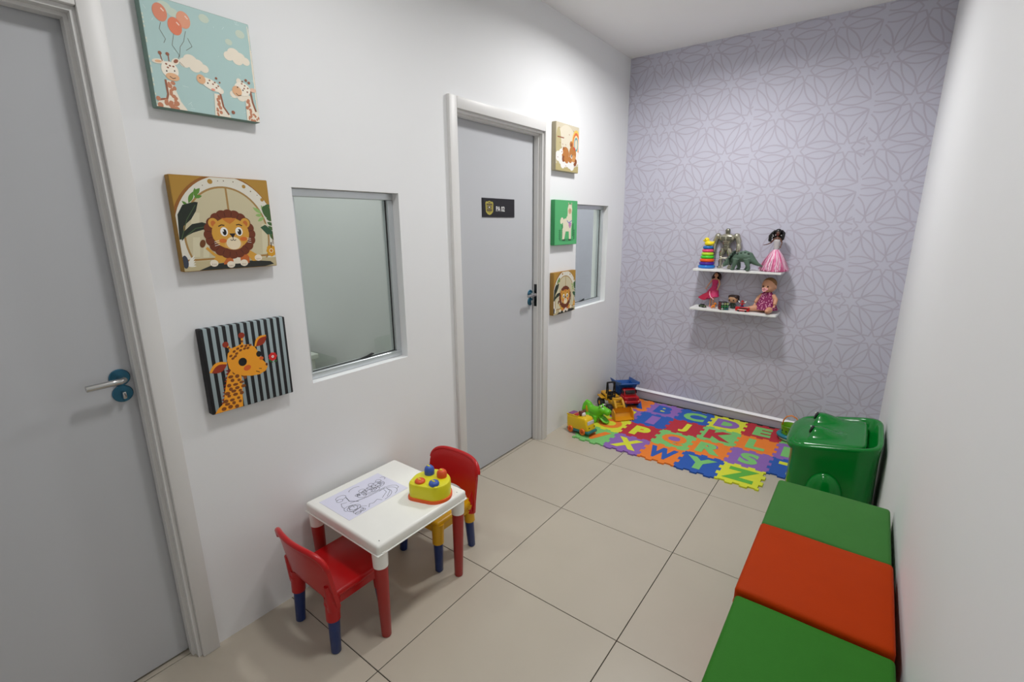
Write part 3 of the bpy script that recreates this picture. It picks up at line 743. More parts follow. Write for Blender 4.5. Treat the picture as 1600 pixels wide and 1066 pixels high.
# drawing sheet: a child and bear steering a little boat, loose outline
t = thing('drawing_sheet', 'white paper sheet with a line drawing on the table', 'paper', (.187, -1.592, TZ + .0003), 0)
b = MB(); b.box((0, 0, .0003), (.208, .294, .0006)); b.build('paper', mat('paper_white', (226, 226, 244), .8, var=.01), t, smooth=None)
def line_art():
    b = MB(); rr = random.Random(11)
    def st(pts, w=.0017):
        for p, q in zip(pts[:-1], pts[1:]):
            d = Vector((q[0] - p[0], q[1] - p[1]))
            if d.length < 1e-6: continue
            d.normalize(); n = Vector((-d.y, d.x)) * w / 2; e = d * w * .3
            b.add([(p[0] - n.x - e.x, p[1] - n.y - e.y, 0), (q[0] - n.x + e.x, q[1] - n.y + e.y, 0), (q[0] + n.x + e.x, q[1] + n.y + e.y, 0), (p[0] + n.x - e.x, p[1] + n.y - e.y, 0)], [(0, 1, 2, 3)])
    def el(cx, cy, rx, ry, a0=0, a1=360, rot=0, w=.0017):
        r = math.radians(rot)
        pts = []
        for k in range(25):
            t = math.radians(a0 + (a1 - a0) * k / 24); x, y = rx * math.cos(t), ry * math.sin(t)
            pts.append((cx + x * math.cos(r) - y * math.sin(r), cy + x * math.sin(r) + y * math.cos(r)))
        st(pts, w)
    # local x: away from the wall, y: along the wall; picture reads from the free side
    st([(.005, -.075), (.018, -.02), (.018, .09), (.03, .118), (.045, .13), (.065, .128), (.07, .115)]); st([(.012, -.05), (.024, .0), (.024, .085)])
    st([(-.045, -.06), (-.01, -.068), (.02, -.045)], .003)
    el(.06, .07, .035, .045, 20, 200); el(.055, .03, .04, .06, 0, 110); st([(.03, .09), (.06, .085), (.085, .05)]); st([(.03, .075), (.055, .07), (.078, .03)])
    el(-.022, .085, .024, .03); el(-.045, .066, .012, .012); el(-.046, .105, .012, .012); el(-.018, .085, .01, .014); el(-.026, .074, .003, .003); el(-.028, .096, .003, .003)
    el(-.012, .03, .022, .034); el(-.036, .012, .012, .014); el(-.03, .046, .010, .012); el(-.008, .03, .01, .016); el(-.018, .022, .003, .003); el(-.018, .04, .003, .003)
    el(-.008, -.01, .02, .018); el(-.022, -.02, .008, .010); el(.0, .055, .014, .02); el(-.06, -.075, .016, .022, 0, 300); el(-.045, -.09, .011, .013)
    el(.045, -.085, .02, .028); el(.04, -.085, .02, .016); el(.05, -.085, .02, .02, 90, 270); el(.035, -.10, .018, .02, 60, 300); el(.075, -.085, .014, .022); el(.088, -.095, .008, .012); el(.085, -.07, .008, .01)
    st([(.055, -.11), (.07, -.10), (.06, -.06), (.075, -.045)]); st([(.09, -.045), (.072, -.03), (.08, -.015), (.07, .01), (.09, .02)]); st([(.018, -.112), (.0, -.11), (-.02, -.10), (-.01, -.08)])
    for k in range(10):
        x, y = rr.uniform(-.03, .02), rr.uniform(-.02, .1); el(x, y, rr.uniform(.003, .008), rr.uniform(.003, .009), 0, rr.uniform(160, 340))
    el(-.065, .0, .02, .03, 120, 250); el(-.05, .13, .012, .012, 0, 200)
    return b
line_art().build('ink_lines', mat('ink', (60, 62, 74), .8), t, smooth=None, loc=(0, 0, .0008))

# press-knob toy on the table
t = thing('knob_toy', 'yellow wedge-shaped toy with blue and orange knobs on the table', 'toy', (.415, -1.415, TZ))
def rounded(pts, r, seg=5):
    out = []
    n = len(pts)
    for i in range(n):
        p0, p1, p2 = Vector(pts[i - 1]), Vector(pts[i]), Vector(pts[(i + 1) % n])
        a = p1 + (p0 - p1).normalized() * r; c = p1 + (p2 - p1).normalized() * r
        for k in range(seg + 1):
            u = k / seg; out.append(tuple(a * (1 - u) ** 2 + p1 * 2 * u * (1 - u) + c * u * u))
    return out
foot = rounded([(-.060, -.098), (.072, -.055), (.092, .015), (.045, .075), (-.058, .082), (-.098, -.005)], .034)
b = MB(); b.prism(foot, 0, .0135, inset=.003); b.build('base', P('knob_toy_orange', (232, 92, 22), .4), t)
b = MB(); b.prism([(x * .94, y * .94) for x, y in foot], .011, .075, inset=.010); body = b.build('body', P('knob_toy_yellow', (226, 218, 30), .4), t)
KB = P('knob_blue', (58, 92, 178), .4); KO = P('knob_orange', (224, 84, 24), .4)
for x, y, m, h in ((-.038, .020, KB, .040), (.022, .035, KO, .034), (-.020, -.050, KO, .014), (.042, -.030, KB, .018)):
    b = MB(); b.lathe([(.021, 0), (.022, h * .4), (.019, h * .75), (.011, h * .96), (0, h)], 20, (x, y, .074)); k = b.build('knob', m, t)
    b = MB()
    for q in range(3): b.ell((x - .005 + q * .005, y - .003, .074 + h * .97), (.004, .004, .003), 8, 6)
    b.build('knob_face', body.data.materials[0], k)
for x, y in ((-.052, -.066), (.060, -.040)):
    b = MB(); b.ell((x, y, .0735), (.009, .009, .003), 10, 6); b.build('stud', body.data.materials[0], t)

# ================================================================== POUFFES ON THE RIGHT
def leather(name, c):
    m = mat(name, c, .55, spec=.08, var=.06, scale=14, bump=.25, bscale=260); return m
LG = leather('leather_green', (50, 116, 36)); LO = leather('leather_orange', (172, 53, 0)); LG2 = leather('leather_green_dull', (62, 118, 54))
def pouffe(label, y0, y1, x0, x1, h, m):
    cx, cy = (x0 + x1) / 2, (y0 + y1) / 2; w, d = x1 - x0, y1 - y0
    t = thing('pouffe', label, 'pouffe', (cx, cy, 0), 0, 'leather cube pouffes along the wall')
    b = MB(); b.rbox((0, 0, (h - .055) / 2 + .012), (w - .010, d - .010, h - .055 - .012), .012, 3); b.build('body', m, t)
    def crown(v):
        if v.z > h - .02:
            k = max(0, 1 - (2 * v.x / w) ** 2) * max(0, 1 - (2 * v.y / d) ** 2)
            v.z += .006 * k
        return v
    bm = bmesh.new(); bmesh.ops.create_cube(bm, size=1)
    for v in bm.verts: v.co = Vector((v.co.x * w, v.co.y * d, v.co.z * .058))
    bmesh.ops.bevel(bm, geom=list(bm.edges), offset=.013, segments=4, profile=.5, affect='EDGES')
    bmesh.ops.subdivide_edges(bm, edges=[e for e in bm.edges if e.calc_length() > .2], cuts=10, use_grid_fill=True)
    rr = random.Random(int(y0 * 1000))
    ph = rr.random() * 6
    for v in bm.verts:
        v.co.z += h - .029
        if v.co.z > h - .003:
            k = max(0, 1 - (2 * v.co.x / w) ** 2) * max(0, 1 - (2 * v.co.y / d) ** 2)
            v.co.z += .007 * k + .0012 * math.sin(17 * v.co.x + ph) * math.cos(14 * v.co.y + ph)
    me = bpy.data.meshes.new('cushion_top'); bm.to_mesh(me); bm.free(); me.materials.append(m)
    for p in me.polygons: p.use_smooth = True
    place('cushion_top', me, t)
    for z, nm in ((h - .056, 'piping'), (h - .012, 'piping')):
        q = .0 if z < h - .03 else -.0035
        pts = [(sx * (w / 2 + q), sy * (d / 2 + q)) for sx, sy in ((-1, -1), (1, -1), (1, 1), (-1, 1))]
        rp = rounded(pts, .014, 4); rp.append(rp[0])
        b = MB(); b.tube([(x, y, z) for x, y in rp], .0022, 6, caps=False); b.build(nm, m, t)
    for sx in (-1, 1):
        for sy in (-1, 1):
            b = MB(); b.cyl((sx * (w / 2 - .05), sy * (d / 2 - .05), 0), (sx * (w / 2 - .05), sy * (d / 2 - .05), .014), .016, n=12); b.build('foot', BLACK, t)
    return t
pouffe('green leather cube pouffe nearest the camera', -1.672, -1.288, 1.578, 1.957, .455, LG)
pouffe('orange leather cube pouffe between the two green ones', -1.282, -.872, 1.572, 1.957, .465, LO)
pouffe('dull green leather cube pouffe next to the green toy box', -.866, -.480, 1.572, 1.954, .458, LG2)

# ================================================================== FROG TOY BOX
FG = P('frog_green', (0, 118, 38), .16, spec=.4)
t = thing('toy_box', 'glossy green animal-faced plastic toy box in the right corner', 'toy box', (1.735, .375, .0105))
def sring(z, ax, ay, p=5.5, cx=0, cy=0, n=48, tilt=0):
    out = []
    for k in range(n):
        a = 2 * PI * k / n; c, s = math.cos(a), math.sin(a)
        x = cx + ax * math.copysign(abs(c) ** (2 / p), c); y = cy + ay * math.copysign(abs(s) ** (2 / p), s)
        out.append((x, y, z + tilt * x))
    return out
ax, ay = .200, .255
rg = [sring(0, .186, .238), sring(.008, .194, .246), sring(.05, .199, .252), sring(.14, .200, .254), sring(.24, .198, .252, tilt=.05), sring(.31, .197, .250, tilt=.12),
      sring(.355, .199, .252, tilt=.17), sring(.380, .202, .255, tilt=.20), sring(.392, .203, .256, tilt=.20), sring(.398, .198, .251, tilt=.20), sring(.398, .188, .240, tilt=.2), sring(.392, .178, .230, tilt=.2), sring(.36, .172, .222, tilt=.16), sring(.345, .10, .15, tilt=.12)]
b = MB(); b.loft(rg); b.build('body', FG, t, smooth=60)
# lid: sloping panel with a snout that overhangs towards the room
EYES = (-.085, .155)
def sstep(a, c, x):
    u = max(0, min(1, (x - a) / (c - a))); return u * u * (3 - 2 * u)
def lid_z(x, y):
    z = .396 + .17 * x
    for ye in EYES:
        z += .050 * sstep(-.128, -.098, x) * (1 - sstep(-.095, .060, x)) * math.exp(-(((y - ye) / .058) ** 2) ** 1.4)
    return z
def lid_mesh():
    b = MB(); n = 64; vv = []; ff = []
    cx, ax_, ay_ = -.028, .163, .214
    for i in range(n + 1):
        for j in range(n + 1):
            u, v = 2 * i / n - 1, 2 * j / n - 1
            x = cx + ax_ * u * (1 - .10 * v ** 10); y = ay_ * v * (1 - .08 * u ** 10)
            e = max(abs(u), abs(v)); vv.append((x, y, lid_z(x, y) - .012 * max(0, (e - .9) / .1) ** 2))
    for i in range(n):
        for j in range(n):
            a = i * (n + 1) + j; ff.append((a, a + n + 1, a + n + 2, a + 1))
    ring = [j * (n + 1) for j in range(n + 1)] + [n * (n + 1) + j for j in range(1, n + 1)] + [i * (n + 1) + n for i in range(n - 1, -1, -1)] + list(range(n - 1, 0, -1))
    k = len(vv)
    for r in ring: vv.append((vv[r][0], vv[r][1], vv[r][2] - .045))
    m = len(ring)
    for q in range(m): ff.append((ring[q], ring[(q + 1) % m], k + (q + 1) % m, k + q))
    b.add(vv, ff); return b
lid = lid_mesh().build('lid', FG, t, smooth=60)
b = MB(); R = [sring(.335, .055, .21, 3.2, -.155, 0, tilt=.1), sring(.352, .064, .222, 3.0, -.158, 0, tilt=.12), sring(.372, .067, .226, 3.0, -.158, 0, tilt=.14), sring(.388, .060, .216, 3.0, -.152, 0, tilt=.16), sring(.396, .040, .190, 3.0, -.140, 0, tilt=.17), sring(.398, .01, .1, 3, -.13, 0, tilt=.17)]
b.loft(R); b.build('snout', FG, t, smooth=60)
for y in EYES:
    z0 = .396 - .17 * .112
    b = MB(); b.ell((-.1135, y, z0 + .034), (.0075, .021, .024), 16, 10, R=Matrix.Rotation(.35, 3, 'Y')); pu = b.build('pupil', BLACK, lid, smooth=180)
    b = MB(); b.ell((-.1175, y - .008, z0 + .052), (.003, .004, .004), 8, 6); b.build('eye_shine', WHITE, t, smooth=180)
for y in (-.252, .252):
    b = MB(); b.ell((-.012, y, .13), (.085, .050, .12), 24, 14); b.build('knee', FG, t, smooth=180)
for y in (-.12, .12):
    b = MB(); b.ell((-.175, y, .03), (.035, .06, .0299), 20, 12); b.build('paw', FG, t, smooth=180)

# ================================================================== FLOOR MAT
TH = .010; S = .2485; MX0, MY0 = .172, .196
t = thing('play_mat', 'interlocking foam alphabet mat in the far corner', 'mat', (MX0, MY0 - .004, 0), math.radians(0.6))
t.scale = (1.0, 1.025, 1.0)
CC = {'g': (124, 196, 112), 'u': (142, 100, 178), 'o': (238, 128, 40), 'b': (36, 88, 176), 'y': (218, 222, 54), 'r': (186, 40, 56), 'd': (92, 176, 62)}
FM = {k: mat('foam_' + k, v, .75, var=.04, scale=30, bump=.15, bscale=700) for k, v in CC.items()}
GRID = [[('g', 'o', 'V', 0), ('u', 'y', 'X', 0), ('o', 'b', 'W', 0), ('b', 'g', 'Y', 0), ('y', 'd', 'Z', 0), None],
        [('y', 'o', 'O', 'y'), ('r', 'y', 'P', 'o'), ('g', 'o', 'Q', 'u'), ('o', 'g', 'R', 'u'), ('u', 'g', 'S', 0), ('b', 'y', 'T', 0)],
        [('u', 'y', 'H', 0), ('b', 'u', 'I', 0), ('r', 'y', 'J', 0), ('g', 'r', 'K', 0), ('o', 'g', 'L', 0), ('u', 'g', 'N', 0)],
        [('o', 'b', 'A', 'y'), ('u', 'b', 'B', 'y'), ('b', 'g', 'C', 0), ('y', 'u', 'D', 'g'), ('r', 'g', 'E', 0), ('g', 'r', 'F', 0)]]
def wave(flip):     # toothed joint along 0..S, offset to +side
    pts = []; nt = 5; m = .020; p = (S - 2 * m) / nt; amp = .0095
    for k in range(nt):
        s0 = m + k * p; sg = 1 if (k + flip) % 2 == 0 else -1
        g = .0035 * sg * 0
        pts += [(s0 + .002, 0), (s0 - .0005, sg * amp), (s0 + p + .0005 - .0, sg * amp), (s0 + p - .002, 0)]
    return pts
def tile_outline(i, j):
    e = .0004
    bo = [(u, v) for u, v in wave((i + j) % 2)]
    ri = [(S + v, u) for u, v in wave((i + 1 + j) % 2)]
    to = [(u, S + v) for u, v in reversed(wave((i + j + 1) % 2))]
    le = [(v, u) for u, v in reversed(wave((i + j) % 2))]
    return [(0, 0)] + bo + [(S, 0)] + ri + [(S, S)] + to + [(0, S)] + le
holes = {'P': (.012, .042), 'Q': (0, .0), 'R': (.012, .042), 'O': (0, 0), 'B': (-.005, .0), 'D': (-.004, 0), 'A': (0, -.01)}
for j, row in enumerate(GRID):
    for i, c in enumerate(row):
        if not c: continue
        b = MB(); pl = tile_outline(i, j)
        b.prism([(S / 2 + (x - S / 2) * .998, S / 2 + (y - S / 2) * .998) for x, y in pl], 0, TH)
        ft = b.build('foam_tile', FM[c[0]], t, smooth=None, loc=(i * S, j * S, 0))
        me = text_mesh(c[2], .225, .0006, .0125, 'letter_' + c[2], 1.0 if c[2] != 'I' else 1.5)
        me.materials.append(FM[c[1]])
        yy_ = [v.co.y for v in me.vertices]; k = .165 / (max(yy_) - min(yy_)) * (1.05 if c[2] in 'QO' else 1)
        xx_ = [v.co.x for v in me.vertices]; kx = min(k * 1.12, .185 / (max(xx_) - min(xx_)))
        lo = place('letter', me, ft, (S / 2, S / 2, TH + .0004), scale=(kx, k, 1))
        if c[3]:
            hx, hy = holes.get(c[2], (0, 0)); b = MB()
            if c[2] == 'B': b.lathe([(.03, 0), (.03, .0007)], 16, (hx, .032, 0)); b.lathe([(.03, 0), (.03, .0007)], 16, (hx, -.036, 0))
            elif c[2] in 'QOD': b.lathe([(.05, 0), (.05, .0007)], 20, (hx, hy, 0))
            else: b.lathe([(.034, 0), (.034, .0007)], 16, (hx, hy, 0))
            b.build('letter_counter', FM[c[3]], ft, smooth=None, loc=(S / 2, S / 2, TH))

# ================================================================== TOYS ON THE FLOOR
# --- yellow bus with a dog driver (front towards +x)
t = thing('toy_bus', 'yellow toy bus with orange wheels and a brown dog driver', 'toy bus', (.185, .305, .0085), rot=(0, math.radians(-4.0), math.radians(-10)))
BY = P('bus_yellow', (236, 196, 20), .28); TE = P('bus_teal', (24, 112, 112), .35); BO = P('bus_orange', (236, 108, 24), .35)
def busfn(v):
    if v.x > .055 and v.z > .062: v.x -= (v.z - .062) * .35 * min(1, (v.x - .055) / .03)
    v.y *= 1 - .12 * max(0, (v.z - .06)) / .09
    return v
b = MB(); bm = MB(); b.rbox((0, 0, .080), (.205, .100, .105), .018, 4, fn=busfn); b.build('body', BY, t, smooth=60)
b = MB(); b.rbox((.002, 0, .026), (.208, .104, .024), .010, 3); b.rbox((.088, 0, .026), (.05, .107, .026), .012, 3); b.build('bumper', TE, t, smooth=60)
for x in (-.062, .052):
    for s in (-1, 1):
        b = MB(); b.lathe([(.010, -.009), (.0245, -.008), (.026, -.003), (.026, .004), (.022, .009), (.012, .009), (.011, .006), (0, .006)], 24, T=TR(x, s * .049, .026) @ Matrix.Rotation(-s * PI / 2, 4, 'X'))
        w_ = b.build('wheel', BO, t)
        b = MB(); b.lathe([(.006, 0), (.006, .004), (0, .005)], 12, T=TR(x, s * .056, .026) @ Matrix.Rotation(-s * PI / 2, 4, 'X')); b.build('hub', P('hub_red', (196, 60, 24), .4), w_)
b = MB(); b.rbox((.0915, 0, .094), (.006, .074, .028), .003, 2, T=TR(.0, 0, 0)); b.build('windscreen', P('bus_windscreen', (208, 206, 214), .3), t)
for y in (-.03, .03):
    b = MB(); b.ell((.1025, y, .062), (.003, .007, .004), 10, 6); b.build('headlamp_eye', BLACK, t)
b = MB(); b.rbox((-.070, 0, .134), (.050, .066, .018), .008, 3); b.build('roof_button', P('roof_purple', (134, 70, 130), .4), t, label='purple roof button')
b = MB(); b.rbox((-.018, 0, .134), (.042, .066, .016), .007, 3); b.build('roof_button', P('roof_red', (190, 34, 40), .4), t, label='red roof button')
b = MB(); b.bb(-.098, -.046, -.043, -.037, .128, .139); b.bb(-.044, .006, -.043, -.037, .128, .137); b.bb(-.046, -.042, -.04, .04, .128, .139); b.bb(.004, .009, -.04, .04, .128, .140); b.bb(.04, .048, -.036, .036, .122, .134)
b.build('roof_rail', BY, t, smooth=None)
b = MB(); b.ell((.026, 0, .142), (.018, .020, .020), 14, 10); dg = b.build('driver_dog', P('dog_white', (226, 222, 218), .45), t, label='white dog driver with brown ears')
b = MB(); b.ell((.015, -.020, .152), (.013, .011, .026), 12, 8, R=Matrix.Rotation(.4, 3, 'X')); b.ell((.015, .020, .152), (.013, .011, .026), 12, 8, R=Matrix.Rotation(-.4, 3, 'X')); b.ell((.016, 0, .158), (.017, .020, .012), 12, 8); b.build('ears', P('dog_brown', (104, 44, 26), .45), dg)
b = MB(); b.ell((.038, -.008, .146), (.003, .005, .005), 8, 6); b.ell((.038, .008, .146), (.003, .005, .005), 8, 6); b.ell((.0405, 0, .136), (.004, .005, .004), 8, 6); b.build('eyes', P('dog_blue', (26, 60, 96), .4), dg)

# --- crocodile (head towards +x)
t = thing('toy_crocodile', 'bright green toy crocodile with open mouth beside the yellow bus', 'toy crocodile', (.175, .555, .0105), rot=(0, 0, math.radians(-6)))
CG = P('croc_green', (104, 200, 34), .32); CO = P('croc_orange', (240, 170, 28), .4); CD = P('croc_mouth', (84, 168, 34), .4)
b = MB()
b.tube([(-.100, .0, .030), (-.098, 0, .075), (-.092, 0, .115), (-.080, 0, .140), (-.068, 0, .130), (-.058, 0, .105), (-.035, 0, .085), (0, 0, .080), (.03, 0, .085), (.055, 0, .10)],
       [.026, .030, .026, .020, .022, .028, .036, .040, .040, .036], 14, flat=1)
b.tube([(-.085, 0, .03), (-.05, 0, .045), (0, 0, .055), (.04, 0, .065)], [.028, .036, .038, .034], 14)
b.ell((.062, 0, .108), (.034, .040, .030)); b.tube([(.06, 0, .108), (.09, 0, .103), (.118, 0, .096), (.130, 0, .092)], [.030, .029, .028, .016], 14)
for s in (-1, 1): b.ell((.052, s * .019, .134), (.015, .014, .017)); b.ell((.122, s * .014, .106), (.010, .009, .008))
for x in (-.055, .015):
    for s in (-1, 1): b.tube([(x, s * .030, .05), (x + .006, s * .040, .014), (x + .014, s * .041, .009)], [.018, .014, .009], 10)
organic('body', b, CG, t, .004, 5)
b = MB(); b.tube([(.035, 0, .058), (.065, 0, .040), (.092, 0, .022), (.115, 0, .014)], [.026, .034, .036, .022], 18, flat=.30); b.build('lower_jaw', CG, t, smooth=60)
b = MB(); b.tube([(.055, 0, .0545), (.072, 0, .043), (.092, 0, .030), (.108, 0, .0235)], [.012, .024, .026, .014], 18, flat=.16); b.build('tongue', CD, t, smooth=60)
b = MB(); b.ell((-.066, -.0185, .085), (.016, .009, .036), 14, 10, R=Matrix.Rotation(-.25, 3, 'Y')); b.build('tail_patch', CO, t, smooth=180)
for s in (-1, 1):
    b = MB(); b.ell((.062, s * .019, .139), (.008, .010, .011), 12, 8); ey = b.build('eye', WHITE, t, smooth=180)
    b = MB(); b.ell((.0675, s * .017 - .003, .141), (.0045, .0065, .0075), 10, 8); b.build('pupil', BLACK, ey)

# --- wheel loader (front towards +x)
LY = P('loader_yellow', (214, 158, 24), .35); LOR = P('bucket_yellow', (222, 152, 22), .4)
def wheel(t, x, y, z, r, w, hub, s):
    b = MB(); n = 20
    T_ = TR(x, y, z) @ Matrix.Rotation(PI / 2, 4, 'X')
    b.lathe([(r * .55, -w / 2), (r * .9, -w / 2), (r, -w * .35), (r, w * .35), (r * .9, w / 2), (r * .55, w / 2), (r * .5, w * .3), (0, w * .3)], n, T=T_)
    b.lathe([(0, -w * .3), (r * .5, -w * .3), (r * .55, -w / 2)], n, T=T_)
    for k in range(10):
        a = 2 * PI * k / 10; b.box((r * math.cos(a) * .90, r * math.sin(a) * .90, 0), (r * .16, r * .16, w * .94), T=T_)
    o = b.build('wheel', DARK, t)
    b = MB(); b.lathe([(0, -w * .42), (r * .42, -w * .42), (r * .45, -w * .34), (r * .45, w * .34), (r * .42, w * .42), (0, w * .42)], 16, T=T_); b.build('hub', hub, o)
t = thing('toy_loader', 'yellow toy wheel loader with black roll bar and front bucket', 'toy loader', (.190, .830, .0105), rot=(0, 0, math.radians(-40)))
t.scale = (1.12, 1.12, 1.12)
for x in (-.085, .062):
    for s in (-1, 1): wheel(t, x, s * .056, .038, .038, .034, LY, s)
b = MB(); b.rbox((-.085, 0, .090), (.105, .082, .052), .010, 3); b.rbox((-.125, 0, .07), (.025, .09, .05), .006, 2); b.rbox((.005, 0, .066), (.085, .050, .034), .008, 2); b.rbox((.058, 0, .068), (.062, .064, .044), .008, 3)
b.rbox((-.085, -.056, .086), (.082, .034, .010), .004, 2); b.rbox((-.085, .056, .086), (.082, .034, .010), .004, 2); b.build('chassis', LY, t)
b = MB()
for s in (-1, 1):
    b.box((.072, s * .028, .105), (.030, .012, .040))
    b.tube([(.060, s * .028, .118), (.095, s * .030, .108), (.125, s * .032, .070), (.138, s * .032, .035)], [.008, .010, .009, .007], 8)
b.box((.078, 0, .120), (.03, .06, .008)); b.box((.118, 0, .076), (.012, .06, .012)); b.build('lift_arm', LY, t)
b = MB()
for s in (-1, 1): b.tube([(-.030, s * .028, .085), (-.032, s * .028, .165), (-.040, s * .028, .205), (-.050, s * .028, .205), (-.055, s * .028, .16), (-.058, s * .028, .115)], .0052, 8)
b.box((-.045, 0, .206), (.016, .056, .008)); b.rbox((-.020, 0, .092), (.04, .042, .03), .006, 2); b.rbox((-.038, 0, .118), (.010, .040, .04), .004, 2)
b.build('roll_bar_and_seat', BLACK, t)
b = MB(); b.cyl((.010, 0, .085), (-.004, 0, .125), .003, n=8); b.torus((0, 0, 0), .014, .003, 16, 6, T=TR(-.004, 0, .125) @ Matrix.Rotation(.3, 4, 'Y')); b.build('steering_wheel', BLACK, t)
b = MB(); b.bb(-.1385, -.1375, -.03, .03, .07, .1); b.box((-.085, -.0415, .095), (.07, .001, .014)); b.build('grille', BLACK, t, smooth=None)
b = MB()     # bucket: open scoop with side plates and teeth
prof = [(.205, .004), (.175, .002), (.150, .010), (.138, .032), (.142, .060), (.156, .078)]
bw = .070
vv = []; n = len(prof)
for th_ in (0, .005):
    for s in (-1, 1):
        for (x, z) in prof: vv.append((x + (0 if th_ == 0 else .004), s * bw, z + (0 if th_ == 0 else .004)))
ff = []
for k in range(n - 1):
    ff.append((k, k + 1, n + k + 1, n + k)); ff.append((2 * n + k, 3 * n + k, 3 * n + k + 1, 2 * n + k + 1))
ff += [(0, n, 3 * n, 2 * n), (n - 1, 3 * n - 1, 4 * n - 1, 2 * n - 1)]
b.add(vv, ff)
for s in (-1, 1):
    pl = prof + [(.190, .060)]
    b.add([(x, s * bw - .003, z) for x, z in pl] + [(x, s * bw + .003, z) for x, z in pl],
          [tuple(range(len(pl))), tuple(range(2 * len(pl) - 1, len(pl) - 1, -1))] + [(k, len(pl) + k, len(pl) + (k + 1) % len(pl), (k + 1) % len(pl)) for k in range(len(pl))])
bk = b.build('bucket', LOR, t, smooth=30)
for k in range(9):
    b = MB(); b.box((.207, -bw + .006 + k * (2 * bw - .012) / 8, .005), (.010, .008, .006)); b.build('tooth', LOR, bk, smooth=None)

# --- dump truck (front towards +x)
TRD = P('truck_red', (176, 18, 26), .25); TBL = P('truck_blue', (34, 92, 168), .35)
t = thing('toy_dump_truck', 'toy dump truck with red cab and blue tipper in the corner', 'toy truck', (.200, 1.072, .0105), rot=(0, 0, math.radians(-46)))
t.scale = (1.06, 1.06, 1.06)
for x in (-.085, .075):
    for s in (-1, 1): wheel(t, x, s * .056, .034, .034, .030, DARK, s)
b = MB(); b.rbox((-.01, 0, .045), (.24, .062, .026), .005, 2); b.build('chassis', BLACK, t)
def cabfn(v):
    if v.z > .075: v.x -= (v.z - .075) * .55 if v.x > .08 else 0; v.y *= 1 - .9 * (v.z - .075)
    return v
b = MB(); b.rbox((.082, 0, .066), (.105, .128, .052), .014, 4); b.rbox((.066, 0, .112), (.070, .112, .058), .014, 4, fn=cabfn); b.rbox((.134, 0, .050), (.022, .140, .024), .009, 3)
for s in (-1, 1): b.rbox((.075, s * .060, .066), (.075, .026, .020), .009, 3)
b.build('cab', TRD, t, smooth=55)
b = MB(); b.rbox((.0905, 0, .120), (.010, .080, .026), .003, 2, T=None, fn=lambda v: Vector((v.x - (v.z - .12) * .5, v.y, v.z))); b.build('windscreen', BLACK, t)
b = MB()
for s in (-1, 1): b.box((.068, s * .0535, .118), (.034, .006, .022))
b.build('side_window', BLACK, t)
for k in range(7):
    b = MB(); b.box((.135, -.030 + k * .010, .074), (.004, .004, .028)); b.build('grille_bar', P('grille_dark', (96, 12, 18), .4), t, smooth=None)
b = MB()
for s in (-1, 1): b.ell((.143, s * .052, .058), (.004, .008, .007), 10, 6)
b.build('headlamp', P('headlamp_pale', (220, 120, 110), .3), t)
def tub(o):   # ring of 4 corners
    return o
b = MB()
zo = [(-.135, .040, .070, .060), (-.150, .062, .088, .150)]
def rect(x0, x1, w0, w1, z0, z1): return [(x0, -w0, z0), (x1, -w1, z1), (x1, w1, z1), (x0, w0, z0)]
outer = [rect(-.115, .010, .046, .046, .066, .066), rect(-.150, .036, .080, .080, .142, .170)]
inner = [rect(-.145, .030, .074, .074, .143, .171), rect(-.110, .005, .040, .040, .074, .074)]
b.loft(outer + inner, caps=True)
b.add([(.030, -.080, .165), (.082, -.078, .178), (.082, .078, .178), (.030, .080, .165), (.030, -.080, .172), (.082, -.078, .185), (.082, .078, .185), (.030, .080, .172)], [(3, 2, 1, 0), (4, 5, 6, 7), (0, 1, 5, 4), (1, 2, 6, 5), (2, 3, 7, 6), (3, 0, 4, 7)])
for s in (-1, 1):
    b.add([(-.150, s * .080, .142), (.036, s * .080, .170), (.080, s * .078, .186), (.082, s * .078, .200), (.02, s * .084, .185), (-.160, s * .086, .165)] + [(-.150, s * .075, .142), (.036, s * .075, .170), (.080, s * .073, .186), (.082, s * .073, .200), (.02, s * .079, .185), (-.160, s * .081, .165)],
          [(0, 1, 2, 3, 4, 5), (11, 10, 9, 8, 7, 6)] + [(k, 6 + k, 6 + (k + 1) % 6, (k + 1) % 6) for k in range(6)])
    for k in range(4): b.box((-.10 + k * .035, s * .068, .115), (.006, .014, .07))
b.build('tipper', TBL, t, smooth=None)

# --- floating cup toy next to the toy box
t = thing('cup_toy', 'green cup toy with orange handle on a teal ring beside the toy box', 'toy', (1.452, 1.075, .0105))
b = MB(); b.lathe([(0, 0), (.050, 0), (.066, .010), (.070, .022), (0, .022)], 28); b.build('base', WHITE, t)
b = MB(); b.torus((0, 0, .034), .064, .018, 32, 12, sz=.8); b.build('ring', P('ring_teal', (28, 126, 146), .25), t, smooth=180)
CUP = P('cup_green', (112, 176, 20), .35)
b = MB(); b.lathe([(0, .026), (.046, .026), (.052, .06), (.058, .104), (.060, .108), (.058, .110), (.055, .106), (.049, .06), (.044, .034), (0, .034)], 28); b.build('cup', CUP, t)
for a in (-1.9, -2.5):
    b = MB(); b.ell((.0535 * math.cos(a), .0535 * math.sin(a), .072), (.005, .005, .006), 8, 6); b.build('eye', BLACK, t)
b = MB(); b.tube([(-.050, .01, .100), (-.047, .01, .135), (-.030, .01, .165), (0, .01, .178), (.030, .01, .165), (.047, .01, .135), (.050, .01, .1)], .0085, 10, flat=.5); b.build('handle', P('handle_orange', (226, 128, 28), .4), t)

